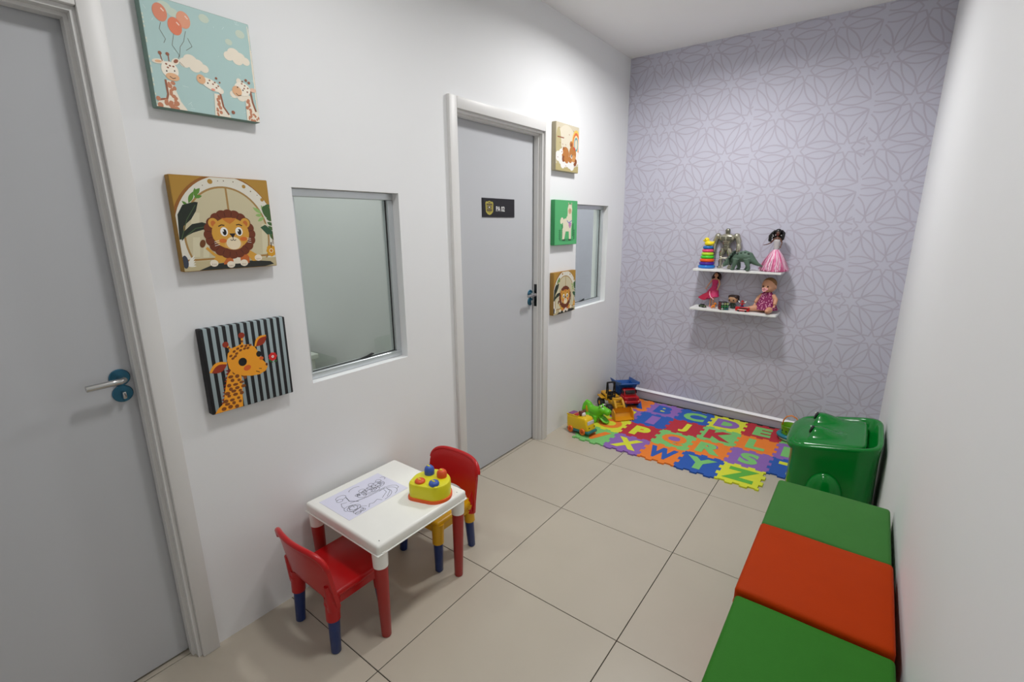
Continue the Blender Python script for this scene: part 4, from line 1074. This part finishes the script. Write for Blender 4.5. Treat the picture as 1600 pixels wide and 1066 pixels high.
# ================================================================== SHELVES AND SHELF TOYS
SX0, SX1, SDP = .668, 1.265, .178
ZU, ZL = 1.193, .893
for z, lb in ((ZU, 'upper white floating shelf on the lilac wall'), (ZL, 'lower white floating shelf on the lilac wall')):
    t = thing('wall_shelf', lb, 'shelf', ((SX0 + SX1) / 2, RD - SDP / 2, z), group='floating shelves')
    b = MB(); b.rbox((0, -.0005, -.008), (SX1 - SX0, SDP - .001, .016), .0015, 1); b.build('board', SHELFM, t, smooth=None)
    for x in (-.2, .15):
        b = MB(); b.box((x, SDP / 2 - .06, -.020), (.03, .06, .008)); b.build('fixing_plate', SHELFM, t, smooth=None)
# --- stacking rings
t = thing('ring_stacker', 'rainbow stacking-ring tower topped by a yellow duck', 'toy', (.742, 1.195, ZU))
RC = [((38, 120, 206), .062), ((78, 34, 148), .056), ((246, 96, 24), .0525), ((76, 208, 48), .049), ((190, 226, 52), .0445), ((240, 76, 122), .041), ((36, 112, 186), .038)]
z = .0005
b = MB(); b.cyl((0, 0, .001), (0, 0, .172), .012, .009, 14); b.build('pole', P('stacker_pole', (236, 196, 36), .4), t)
for c, r in RC:
    h = .0122; b = MB(); b.torus((0, 0, z + h), r - h, h * 1.0, 32, 12); z += 2 * h - .0006
    b.build('ring', P('ring_%d_%d_%d' % c, c, .18), t, smooth=180)
b = MB(); b.ell((.004, 0, z + .018), (.034, .026, .019)); b.ell((-.014, 0, z + .044), (.020, .019, .019)); b.tube([(.03, 0, z + .022), (.042, 0, z + .034)], [.014, .005], 8); b.tube([(-.030, 0, z + .040), (-.042, 0, z + .037)], [.009, .004], 8)
dk = organic('duck', b, P('duck_yellow', (246, 222, 22), .3), t, .003, 4)
b = MB(); b.ell((-.022, -.0165, z + .049), (.003, .003, .004), 8, 6); b.build('duck_eye', BLACK, dk)
# --- silver robot
t = thing('robot_figure', 'silver armoured robot figure standing on the upper shelf', 'toy figure', (.860, 1.250, ZU), rot=(0, 0, math.radians(-6)))
SIL = mat('robot_silver', (182, 178, 160), .26, .8, var=.12, scale=40)
SILD = mat('robot_dark_silver', (120, 118, 104), .35, .75, var=.12, scale=40)
b = MB()      # trunk: broad chest narrowing to the waist
def rr_(z, a, c, n=20, p=2.8): return sring(z, a, c, p, 0, 0, n)
b.loft([rr_(.138, .020, .016), rr_(.150, .026, .020), rr_(.168, .024, .018), rr_(.185, .030, .021), rr_(.205, .050, .028), rr_(.225, .059, .031), rr_(.240, .057, .029), rr_(.252, .036, .021), rr_(.258, .016, .014)]); b.build('torso', SIL, t)
b = MB()
b.rbox((-.021, -.025, .222), (.036, .012, .034), .005, 2); b.rbox((.021, -.025, .222), (.036, .012, .034), .005, 2)
for k in range(3): b.rbox((0, -.0205, .196 - k * .016), (.034 - k * .005, .008, .012), .003, 2)
b.rbox((0, -.017, .146), (.030, .012, .022), .004, 2); b.build('chest_plate', SILD, t)
b = MB(); b.loft([rr_(.252, .012, .012), rr_(.262, .015, .015), rr_(.276, .0165, .017), rr_(.288, .015, .015), rr_(.296, .008, .008)]); b.rbox((0, -.004, .282), (.034, .018, .006), .002, 1); b.build('head', SILD, t)
b = MB()
for s in (-1, 1): b.box((s * .005, -.0145, .276), (.005, .002, .002))
b.build('eyes', BLACK, t)
for s in (-1, 1):
    b = MB(); b.ell((s * .068, 0, .238), (.024, .024, .024), 14, 10); b.tube([(s * .072, 0, .234), (s * .084, .0, .205), (s * .086, -.002, .180)], [.020, .020, .015], 12); b.tube([(s * .086, -.002, .186), (s * .092, -.006, .160), (s * .086, -.010, .122)], [.014, .0195, .012], 12)
    ar = b.build('arm', SIL, t)
    b = MB(); b.rbox((s * .084, -.012, .110), (.017, .022, .020), .006, 2)
    for k in range(4): b.tube([(s * .090, -.020 + k * .0055, .104), (s * .090, -.020 + k * .0055, .094), (s * .082, -.020 + k * .0055, .092)], .0028, 6)
    b.tube([(s * .078, -.020, .112), (s * .078, -.026, .102)], .003, 6); b.build('hand', SILD, ar)
    b = MB(); b.tube([(s * .018, 0, .146), (s * .028, -.002, .118), (s * .034, -.004, .088)], [.020, .022, .014], 12); b.ell((s * .030, -.008, .080), (.012, .012, .013), 12, 8); b.tube([(s * .030, -.003, .078), (s * .034, -.002, .052), (s * .036, -.002, .016)], [.013, .016, .010], 12)
    lg = b.build('leg', SIL, t)
    b = MB(); b.rbox((s * .037, -.008, .009), (.024, .042, .018), .006, 2); b.build('foot', SIL, lg)
# --- triceratops, head to the left
t = thing('toy_dinosaur', 'grey-green three-horned dinosaur walking along the upper shelf', 'toy dinosaur', (1.000, 1.148, ZU), rot=(0, 0, math.radians(-6)))
DG_ = mat('dino_green', (82, 106, 90), .6, var=.22, scale=45, bump=.4, bscale=160)
b = MB()
b.tube([(-.080, 0, .066), (-.058, 0, .080), (-.020, 0, .096), (.015, 0, .102), (.045, 0, .094), (.075, 0, .070), (.105, 0, .050), (.140, 0, .036)], [.020, .026, .036, .042, .038, .024, .013, .004], 16)
b.ell((-.094, 0, .058), (.028, .022, .024)); b.tube([(-.10, 0, .054), (-.120, 0, .038), (-.132, 0, .022)], [.020, .016, .007], 12)
for x, s, dx in ((-.034, -1, -.012), (-.040, 1, .012), (.040, -1, .020), (.036, 1, -.008)):
    b.tube([(x, s * .026, .080), (x + dx * .4, s * .034, .048), (x + dx, s * .034, .022), (x + dx - .003, s * .034, .008)], [.024, .016, .012, .012], 12)
    b.ell((x + dx - .006, s * .034, .007), (.016, .013, .007), 12, 6)
organic('body', b, DG_, t, .003, 3)
b = MB(); rng = []
for k, (r, xo) in enumerate(((.016, -.098), (.034, -.094), (.050, -.084), (.052, -.077), (.034, -.080), (.012, -.084))):
    rng.append([(xo + .45 * r * max(0, math.sin(a)), r * math.cos(a) * .9, .084 + r * math.sin(a)) for a in [2 * PI * q / 20 for q in range(20)]])
b.loft(rng); b.build('neck_frill', DG_, t, smooth=60)
P('dino_dark', (40, 58, 46), .6)
for k in range(9):
    a = PI * k / 8; b = MB(); b.ell((-.080 + .45 * .050 * math.sin(a), .046 * math.cos(a), .084 + .051 * math.sin(a)), (.006, .007, .008), 8, 6); b.build('frill_knob', MATS['dino_dark'], t)
HN = P('dino_horn', (206, 200, 184), .5)
for s in (-1, 1):
    b = MB(); b.tube([(-.112, s * .014, .082), (-.135, s * .018, .084), (-.160, s * .020, .078)], [.007, .005, .001], 8); b.build('brow_horn', HN, t)
    b = MB(); b.ell((-.115, s * .0215, .068), (.004, .003, .004), 8, 6); b.build('eye', BLACK, t)
b = MB(); b.tube([(-.126, 0, .050), (-.133, 0, .062)], [.006, .001], 8); b.build('nose_horn', HN, t)
b = MB(); b.tube([(-.128, 0, .032), (-.138, 0, .022), (-.138, 0, .012)], [.010, .007, .002], 8); b.build('beak', HN, t)
for k in range(4):
    b = MB(); b.ell((-.028 + k * .025, -.026, .129 - abs(k - 1.7) * .0055), (.009, .010, .005), 10, 6); b.build('back_patch', MATS['dino_dark'], t)

# --- dolls: hand with five fingers
def doll_hand(b, p, d, side, L=.016):
    p = Vector(p); d = Vector(d).normalized(); n = Vector((1, 0, 0)) if abs(d.x) < .7 else Vector((0, 1, 0)); n = (n - d * n.dot(d)).normalized()
    b.tube([p, p + d * L * .5], [L * .16, L * .26], 8, flat=.6)
    for k in range(4):
        o = p + d * L * .45 + n * (k - 1.5) * L * .14; ln = (.42, .5, .46, .36)[k] * L
        b.tube([o, o + d * ln * .6, o + d * ln + Vector((0, -.1 * ln, 0))], [L * .075, L * .07, L * .045], 6)
    o = p + d * L * .18 + n * side * L * .2
    b.tube([o, o + (d * .7 + n * side * .6) * L * .3], [L * .085, L * .05], 6)
def fashion_doll(t, skin, hairm, H, dress_z, arm_l, arm_r):
    # head, neck, shoulders, slim trunk, arms, legs: one continuous body
    b = MB(); k = H
    b.ell((0, -.002 * k, .925 * k), (.048 * k, .055 * k, .066 * k), 16, 12); b.tube([(0, 0, .88 * k), (0, 0, .82 * k)], [.020 * k, .022 * k], 10)
    b.tube([(0, 0, .835 * k), (0, 0, .79 * k), (0, 0, .70 * k), (0, 0, .63 * k), (0, 0, .56 * k), (0, 0, .50 * k)], [.022 * k, .038 * k, .036 * k, .028 * k, .038 * k, .040 * k], 14, flat=1.6)
    for s in (-1, 1):
        b.tube([(s * .045 * k, 0, .80 * k), (s * .075 * k, 0, .785 * k)], [.024 * k, .022 * k], 10)
        b.tube([(s * .028 * k, 0, .52 * k), (s * .030 * k, -.004 * k, .28 * k), (s * .030 * k, 0, .05 * k)], [.040 * k, .026 * k, .014 * k], 10)
        b.tube([(s * .030 * k, .006 * k, .035 * k), (s * .030 * k, -.045 * k, .012 * k)], [.015 * k, .011 * k], 8)
    for s, path in ((-1, arm_l), (1, arm_r)):
        pts = [Vector(p) * k for p in path]
        b.tube([(s * .075 * k, 0, .785 * k)] + [tuple(p) for p in pts], [.021 * k] + [.017 * k, .013 * k][:len(pts)] + [.012 * k] * (len(pts) - 2), 10)
        doll_hand(b, pts[-1], pts[-1] - pts[-2], -s, .075 * k)
    b.ell((0, -.056 * k, .918 * k), (.008 * k, .010 * k, .012 * k), 8, 6)
    bo = organic('body', b, skin, t, .0022, 3)
    b = MB()
    for s in (-1, 1): b.ell((s * .020 * k, -.054 * k, .932 * k), (.010 * k, .004 * k, .007 * k), 8, 6)
    b.build('eyes', BLACK, bo)
    b = MB(); b.ell((0, -.055 * k, .892 * k), (.013 * k, .005 * k, .005 * k), 8, 6); b.build('lips', P('doll_lips', (180, 50, 70), .4), bo)
    return bo
# doll with tinsel skirt
t = thing('tinsel_doll', 'dark-haired doll in a pink tinsel skirt at the right of the upper shelf', 'doll', (1.204, 1.190, ZU), rot=(0, 0, 0))
SK1 = P('doll_dark_skin', (96, 58, 42), .5); HB = mat('doll_black_hair', (16, 13, 14), .35, var=.2)
fashion_doll(t, SK1, HB, .285, .5, [(-.13, 0, .70), (-.20, -.03, .66), (-.24, -.05, .65)], [(.11, -.02, .70), (.10, -.06, .63)])
b = MB(); b.loft([[(r * math.cos(2 * PI * k / 20), .7 * r * math.sin(2 * PI * k / 20), z) for k in range(20)] for r, z in ((.017, .140), (.0165, .160), (.0185, .185), (.0205, .205), (.0215, .216), (.017, .221))]); b.build('bodice', P('bodice_silver', (196, 190, 192), .4), t)
PK = mat('tinsel_pink', (226, 104, 156), .3, 0, var=.2, scale=60); PK2 = mat('tinsel_light', (252, 206, 224), .3, 0, var=.15, scale=60)
b = MB(); b.lathe([(.076, .002), (.070, .03), (.056, .070), (.038, .110), (.022, .140), (.015, .152)], 36); b.build('underskirt', PK, t)
b = MB(); rr = random.Random(21)
for k in range(620):
    a = rr.uniform(0, 2 * PI); r0 = .017; r1 = rr.uniform(.078, .102); zb = rr.uniform(.002, .02)
    pts = []
    for u in (0, .25, .5, .75, 1):
        r = r0 + (r1 - r0) * u ** 1.05 + .006 * math.sin(PI * u); aa = a + .10 * rr.uniform(-1, 1) * u
        pts.append(Vector((r * math.cos(aa), r * math.sin(aa) * .85, .153 + (zb - .153) * u ** 1.15)))
    w = .0018
    for p, q in zip(pts[:-1], pts[1:]):
        tn = Vector((-math.sin(a), math.cos(a), 0)) * w
        b.add([p - tn, q - tn, q + tn, p + tn], [(0, 1, 2, 3)], k % 2)
o = b.build('tinsel_skirt', [PK, PK2], t, smooth=None); o['kind'] = 'stuff'
b = MB(); b.ell((0, .008, .272), (.023, .021, .023)); rr = random.Random(4)
for k in range(44):
    a = rr.uniform(-.35, PI + .35); x, y = .020 * math.cos(a), .008 + .014 * max(-.3, math.sin(a)); ln = rr.uniform(.050, .080)
    sx = 1 if x > 0 else -1
    b.tube([(x, y, .282), (x * 1.6 + .004 * sx, y - .002, .264), (x * 1.9 + rr.uniform(-.01, .004) - .004, y - .006, .246), (x * 2 + rr.uniform(-.014, .006) - .004, y - .01, .282 - ln)], [.008, .010, .008, .003], 6)
b.build('hair', HB, t, smooth=60)
b = MB()
for p in ((-.030, -.006, .252), (-.034, -.004, .236), (.022, -.010, .250), (-.026, -.012, .244), (-.012, -.016, .252)): b.ell(p, (.003, .003, .004), 8, 6)
b.build('hair_beads', P('bead_silver', (210, 206, 206), .2), t)
# doll in the magenta dress leaning on the wall
t = thing('pink_dress_doll', 'brown-haired doll in a magenta dress leaning under the upper shelf', 'doll', (.795, 1.215, ZL), rot=(math.radians(-9), math.radians(1), math.radians(-14)))
t.scale = (1.3, 1.15, 1.0)
SK2 = P('doll_light_skin', (214, 156, 120), .5); HBR = mat('doll_brown_hair', (54, 26, 22), .4, var=.2)
fashion_doll(t, SK2, HBR, .268, .5, [(-.125, -.01, .66), (-.165, -.02, .55)], [(.115, -.01, .67), (.10, -.03, .55)])
MG = mat('dress_magenta', (196, 30, 96), .5, var=.35, scale=140); MG2 = mat('dress_red_pink', (178, 14, 60), .5, var=.1); TRM = P('dress_trim', (240, 170, 190), .5)
b = MB(); b.loft([[(r * math.cos(2 * PI * k / 24) + ox, .72 * r * math.sin(2 * PI * k / 24) + oy, z + sl * math.cos(2 * PI * k / 24)) for k in range(24)] for r, z, ox, oy, sl in ((.047, .066, -.008, -.004, .02), (.042, .090, -.006, -.003, .012), (.032, .128, -.002, -.002, .004), (.0195, .150, 0, 0, 0), (.0150, .170, 0, 0, 0), (.0180, .190, 0, 0, 0), (.0200, .208, 0, -.001, 0), (.017, .2115, 0, -.001, 0))]); b.build('dress', MG, t)
b = MB(); b.loft([[(p[0], p[1] - .003, p[2]) for p in pl] + [(p[0], p[1] + .003, p[2]) for p in reversed(pl)] for pl in ([(-.012, -.022, .12), (-.004, -.026, .12), (.0, -.027, .12)], [(-.046, -.030, .092), (-.020, -.036, .085), (-.004, -.036, .08)], [(-.080, -.022, .062), (-.050, -.036, .048), (-.028, -.038, .046)])]); b.build('dress_train', MG2, t, smooth=60)
b = MB(); b.tube([(-.010, -.027, .118), (-.004, -.0345, .095), (.006, -.036, .075), (.026, -.033, .060)], .0032, 6); b.build('dress_trim', TRM, t)
b = MB(); b.ell((0, .006, .2545), (.0165, .015, .019)); rr = random.Random(9)
for k in range(18):
    a = rr.uniform(-.2, PI + .2); x, y = .014 * math.cos(a), .007 + .010 * max(-.2, math.sin(a))
    b.tube([(x, y, .262), (x * 1.5, y, .245), (x * 1.75, y - .002, .228), (x * 1.8, y - .003, .206 + rr.uniform(0, .012))], [.005, .0065, .006, .002], 6)
b.build('hair', HBR, t, smooth=60)
# --- little green car
def mini_car(name, label, loc, rz, c, L=.056):
    t = thing(name, label, 'toy car', loc, rz)
    m = P(name + '_paint', c, .3); k = L / .056
    b = MB(); b.rbox((0, 0, .0105 * k), (.056 * k, .026 * k, .011 * k), .004 * k, 3); b.build('body', m, t)
    b = MB(); b.rbox((-.003 * k, 0, .0185 * k), (.030 * k, .021 * k, .010 * k), .004 * k, 3); b.build('cabin', P('car_glass', (40, 50, 48), .2), t)
    for x in (-.017, .017):
        for s in (-1, 1):
            b = MB(); b.cyl((x * k, s * .010 * k, .0065 * k), (x * k, s * .0145 * k, .0065 * k), .0065 * k, n=12); b.build('wheel', DARK, t)
    b = MB()
    for s in (-1, 1): b.ell((.0275 * k, s * .008 * k, .012 * k), (.002 * k, .003 * k, .0025 * k), 8, 6)
    b.build('headlamp', P('car_lamp', (210, 214, 190), .3), t)
    return t
mini_car('green_toy_car', 'tiny dark green toy car at the left end of the lower shelf', (.748, 1.165, ZL), math.radians(-32), (62, 84, 48), .060)
# --- orange animal figurine
t = thing('orange_animal_figurine', 'tiny orange sitting animal figurine beside the green toy car', 'figurine', (.832, 1.150, ZL), rot=(0, 0, math.radians(10)))
b = MB(); b.tube([(-.012, 0, .012), (.0, 0, .018), (.008, 0, .028)], [.010, .010, .008], 10); b.ell((.010, 0, .038), (.009, .008, .008), 12, 8); b.ell((.017, -.001, .035), (.006, .005, .005), 10, 6)
for s in (-1, 1): b.tube([(.008, s * .005, .020), (.011, s * .006, .004)], [.004, .0035], 8); b.tube([(-.014, s * .007, .012), (-.008, s * .009, .004)], [.006, .004], 8); b.ell((.007, s * .006, .046), (.003, .002, .004), 8, 6)
organic('body', b, P('figurine_orange', (226, 130, 36), .4), t, .0016, 3)
b = MB(); b.tube([(-.020, 0, .008), (-.026, .002, .016), (-.024, .002, .024)], [.003, .003, .002], 8); b.build('tail', P('figurine_pink', (216, 90, 130), .4), t)
b = MB(); b.box((.004, -.0095, .012), (.006, .001, .003)); b.box((-.004, -.0103, .016), (.006, .001, .003)); b.ell((.0225, -.001, .036), (.002, .002, .002), 6, 4); b.build('dark_markings', DARK, t)
# --- puzzle cube
t = thing('puzzle_cube', 'black puzzle cube with ringed faces on the lower shelf', 'toy cube', (.905, 1.145, ZL), rot=(0, 0, math.radians(34)))
b = MB(); b.rbox((0, 0, .029), (.0565, .0565, .0565), .002, 1); b.build('core', BLACK, t, smooth=None)
CB = P('cube_black', (24, 26, 26), .3); cc = [(220, 224, 216), (60, 168, 92), (220, 224, 216), (52, 150, 120), (70, 170, 90), (212, 222, 150), (44, 110, 130), (60, 160, 90), (216, 226, 160)]
for i in range(3):
    for j in range(3):
        for face in ('right', 'left', 'top'):
            u, v = (i - 1) * .019, (j - 1) * .019
            if face == 'right': Tm = TR(u, -.0285, .029 + v) @ Matrix.Rotation(PI / 2, 4, 'X')
            elif face == 'left': Tm = TR(-.0285, u, .029 + v) @ Matrix.Rotation(-PI / 2, 4, 'Y')
            else: Tm = TR(u, v, .0575)
            b = MB(); b.rbox((0, 0, 0), (.0178, .0178, .003), .001, 1, T=Tm); sq = b.build('cube_facet', CB, t, smooth=None)
            c = cc[(i * 3 + j)] if face == 'right' else ((150, 50, 56) if face == 'left' else (40, 66, 60))
            if face != 'top':
                b = MB(); b.torus((0, 0, .0016), .0054, .0018, 16, 6, T=Tm, sz=.6); b.build('facet_ring', P('facet_%d_%d_%d' % c, c, .4), sq)
# --- big-headed figure behind the cube
t = thing('bobble_figure', 'big-headed brown-haired figure standing behind the puzzle cube', 'toy figure', (.952, 1.225, ZL), rot=(0, 0, math.radians(-14)))
b = MB(); b.tube([(0, 0, .045), (0, 0, .030), (0, 0, .018)], [.013, .015, .013], 12)
for s in (-1, 1): b.tube([(s * .008, 0, .018), (s * .009, -.002, .004)], [.009, .009], 10); b.tube([(s * .013, 0, .042), (s * .021, -.004, .030), (s * .020, -.012, .022)], [.006, .0055, .005], 8)
organic('body', b, P('figure_green', (44, 62, 48), .5), t, .002, 3)
b = MB(); b.rbox((0, 0, .072), (.066, .056, .052), .022, 5); b.build('head', P('figure_skin', (186, 142, 106), .45), t, smooth=180)
b = MB(); b.rbox((0, .006, .090), (.071, .056, .030), .014, 4); b.rbox((0, .014, .074), (.070, .042, .045), .014, 4); b.build('hair', P('figure_hair', (52, 32, 26), .5), t, smooth=180)
b = MB()
for s in (-1, 1): b.ell((s * .016, -.0275, .068), (.006, .003, .006), 10, 8)
b.build('eyes', BLACK, t)
b = MB(); b.ell((0, -.0285, .062), (.003, .003, .003), 8, 6); b.build('nose', MATS['figure_skin'], t)
# --- small figure in red and blue
t = thing('small_figure', 'tiny figure in red top and blue trousers with raised white arms', 'toy figure', (1.022, 1.200, ZL))
b = MB()
for s in (-1, 1): b.tube([(s * .005, 0, .002), (s * .005, 0, .018), (s * .005, 0, .036)], [.006, .006, .007], 10)
b.build('trousers', P('figure_blue', (22, 70, 150), .4), t)
b = MB(); b.tube([(0, 0, .034), (0, 0, .046), (0, 0, .054)], [.011, .013, .008], 12, flat=.7)
for s in (-1, 1): b.tube([(s * .010, 0, .050), (s * .019, -.002, .056)], [.005, .004], 8)
b.build('top', P('figure_red', (180, 28, 36), .4), t)
b = MB(); b.ell((0, 0, .062), (.009, .009, .009), 12, 8); b.build('head', MATS['figure_skin'], t, smooth=180)
b = MB(); b.lathe([(.0095, .062), (.0092, .068), (.006, .073), (0, .0745)], 14); b.build('cap', MATS['figure_red'], t)
b = MB()
for s in (-1, 1): b.tube([(s * .018, -.002, .056), (s * .024, -.002, .066), (s * .028, -.002, .068)], [.004, .004, .003], 8)
b.build('white_sleeves', WHITE, t)
# --- little red bus
t = thing('red_toy_bus', 'tiny red toy bus in front of the seated baby doll', 'toy bus', (1.040, 1.135, ZL), rz=math.radians(176))
b = MB(); b.rbox((0, 0, .0195), (.096, .026, .029), .005, 3); b.build('body', P('minibus_red', (200, 26, 30), .3), t)
b = MB(); b.box((-.012, .0132, .026), (.062, .0008, .008)); b.box((-.012, -.0132, .026), (.062, .0008, .008)); b.box((.0482, 0, .025), (.0008, .020, .010)); b.build('windows', BLACK, t, smooth=None)
b = MB(); b.box((0, .0133, .015), (.060, .0008, .004)); b.box((0, -.0133, .015), (.060, .0008, .004)); b.build('white_stripe', WHITE, t, smooth=None)
for x in (-.026, .026):
    for s in (-1, 1):
        b = MB(); b.cyl((x, s * .009, .007), (x, s * .0138, .007), .007, n=14); b.build('wheel', DARK, t)
# --- seated baby doll
t = thing('baby_doll', 'seated baby doll with pacifier and magenta floral dress', 'doll', (1.186, 1.203, ZL), rot=(0, 0, math.radians(-18)))
SKB = P('baby_skin', (206, 150, 118), .5)
b = MB()
b.ell((0, 0, .035), (.046, .042, .036)); b.tube([(0, 0, .04), (0, .0, .09), (0, 0, .135)], [.044, .042, .030], 14); b.tube([(0, 0, .13), (0, -.002, .16)], [.02, .02], 10)
b.ell((0, 0, .195), (.047, .048, .052), 20, 14); b.ell((0, -.018, .180), (.040, .034, .032)); b.ell((0, -.050, .183), (.007, .007, .006), 8, 6)
for s in (-1, 1):
    b.ell((s * .047, .004, .186), (.006, .010, .014), 8, 6)
    b.tube([(s * .034, 0, .128), (s * .062, -.006, .098), (s * .070, -.030, .066)], [.018, .016, .012], 10); doll_hand(b, (s * .070, -.032, .064), (s * .1, -.6, -.8), -s, .026)
b.tube([(-.022, -.01, .026), (-.060, -.045, .028), (-.098, -.070, .020)], [.026, .023, .017], 12); b.tube([(-.098, -.070, .016), (-.116, -.082, .026)], [.014, .012], 10)
b.tube([(.022, -.01, .026), (.046, -.050, .028), (.050, -.085, .020)], [.026, .023, .017], 12); b.tube([(.050, -.085, .016), (.052, -.094, .032)], [.015, .013], 10)
bb_ = organic('body', b, SKB, t, .003, 4)
b = MB(); n = 32
R = []
for r, z, w in ((.078, .024, .06), (.068, .05, .045), (.056, .085, .02), (.045, .115, 0), (.036, .138, 0), (.026, .150, 0)):
    R.append([(r * math.cos(2 * PI * k / n) * (1 + w * math.sin(9 * 2 * PI * k / n)), r * .86 * math.sin(2 * PI * k / n) * (1 + w * math.cos(7 * 2 * PI * k / n)) - .006, z) for k in range(n)])
b.loft(R)
def floral():
    m = bpy.data.materials.new('floral_dress'); m.use_nodes = True; nt = m.node_tree; n = nt.nodes; bs = n['Principled BSDF']; bs.inputs['Roughness'].default_value = .7
    tc = n.new('ShaderNodeTexCoord'); vo = n.new('ShaderNodeTexVoronoi'); vo.inputs['Scale'].default_value = 85; nt.links.new(tc.outputs['Object'], vo.inputs['Vector'])
    cr = n.new('ShaderNodeValToRGB'); nt.links.new(vo.outputs['Distance'], cr.inputs[0]); e = cr.color_ramp.elements
    e[0].position = .22; e[0].color = rgb((234, 170, 196)); e[1].position = .42; e[1].color = rgb((132, 24, 84)); nt.links.new(cr.outputs[0], bs.inputs['Base Color']); return m
b.build('dress', floral(), t, smooth=70)
b = MB(); b.ell((0, .008, .206), (.0475, .0465, .0475), 20, 14); b.build('hair', mat('baby_hair', (130, 92, 52), .7, var=.15, scale=80), bb_, smooth=180)
for s in (-1, 1):
    b = MB(); b.ell((s * .017, -.0495, .193), (.007, .004, .005), 10, 6); b.build('eye', P('baby_eye', (48, 28, 22), .3), bb_)
b = MB(); b.lathe([(.013, 0), (.014, .003), (.008, .006), (0, .007)], 16, T=TR(0, -.051, .169) @ Matrix.Rotation(PI / 2, 4, 'X')); b.torus((0, 0, 0), .013, .0028, 20, 8, T=TR(0, -.062, .170) @ Matrix.Rotation(PI / 2, 4, 'X'))
for s in (-1, 1): b.ell((s * .014, -.053, .174), (.008, .003, .009), 10, 6)
b.build('pacifier', P('pacifier_pink', (240, 176, 178), .35), bb_)
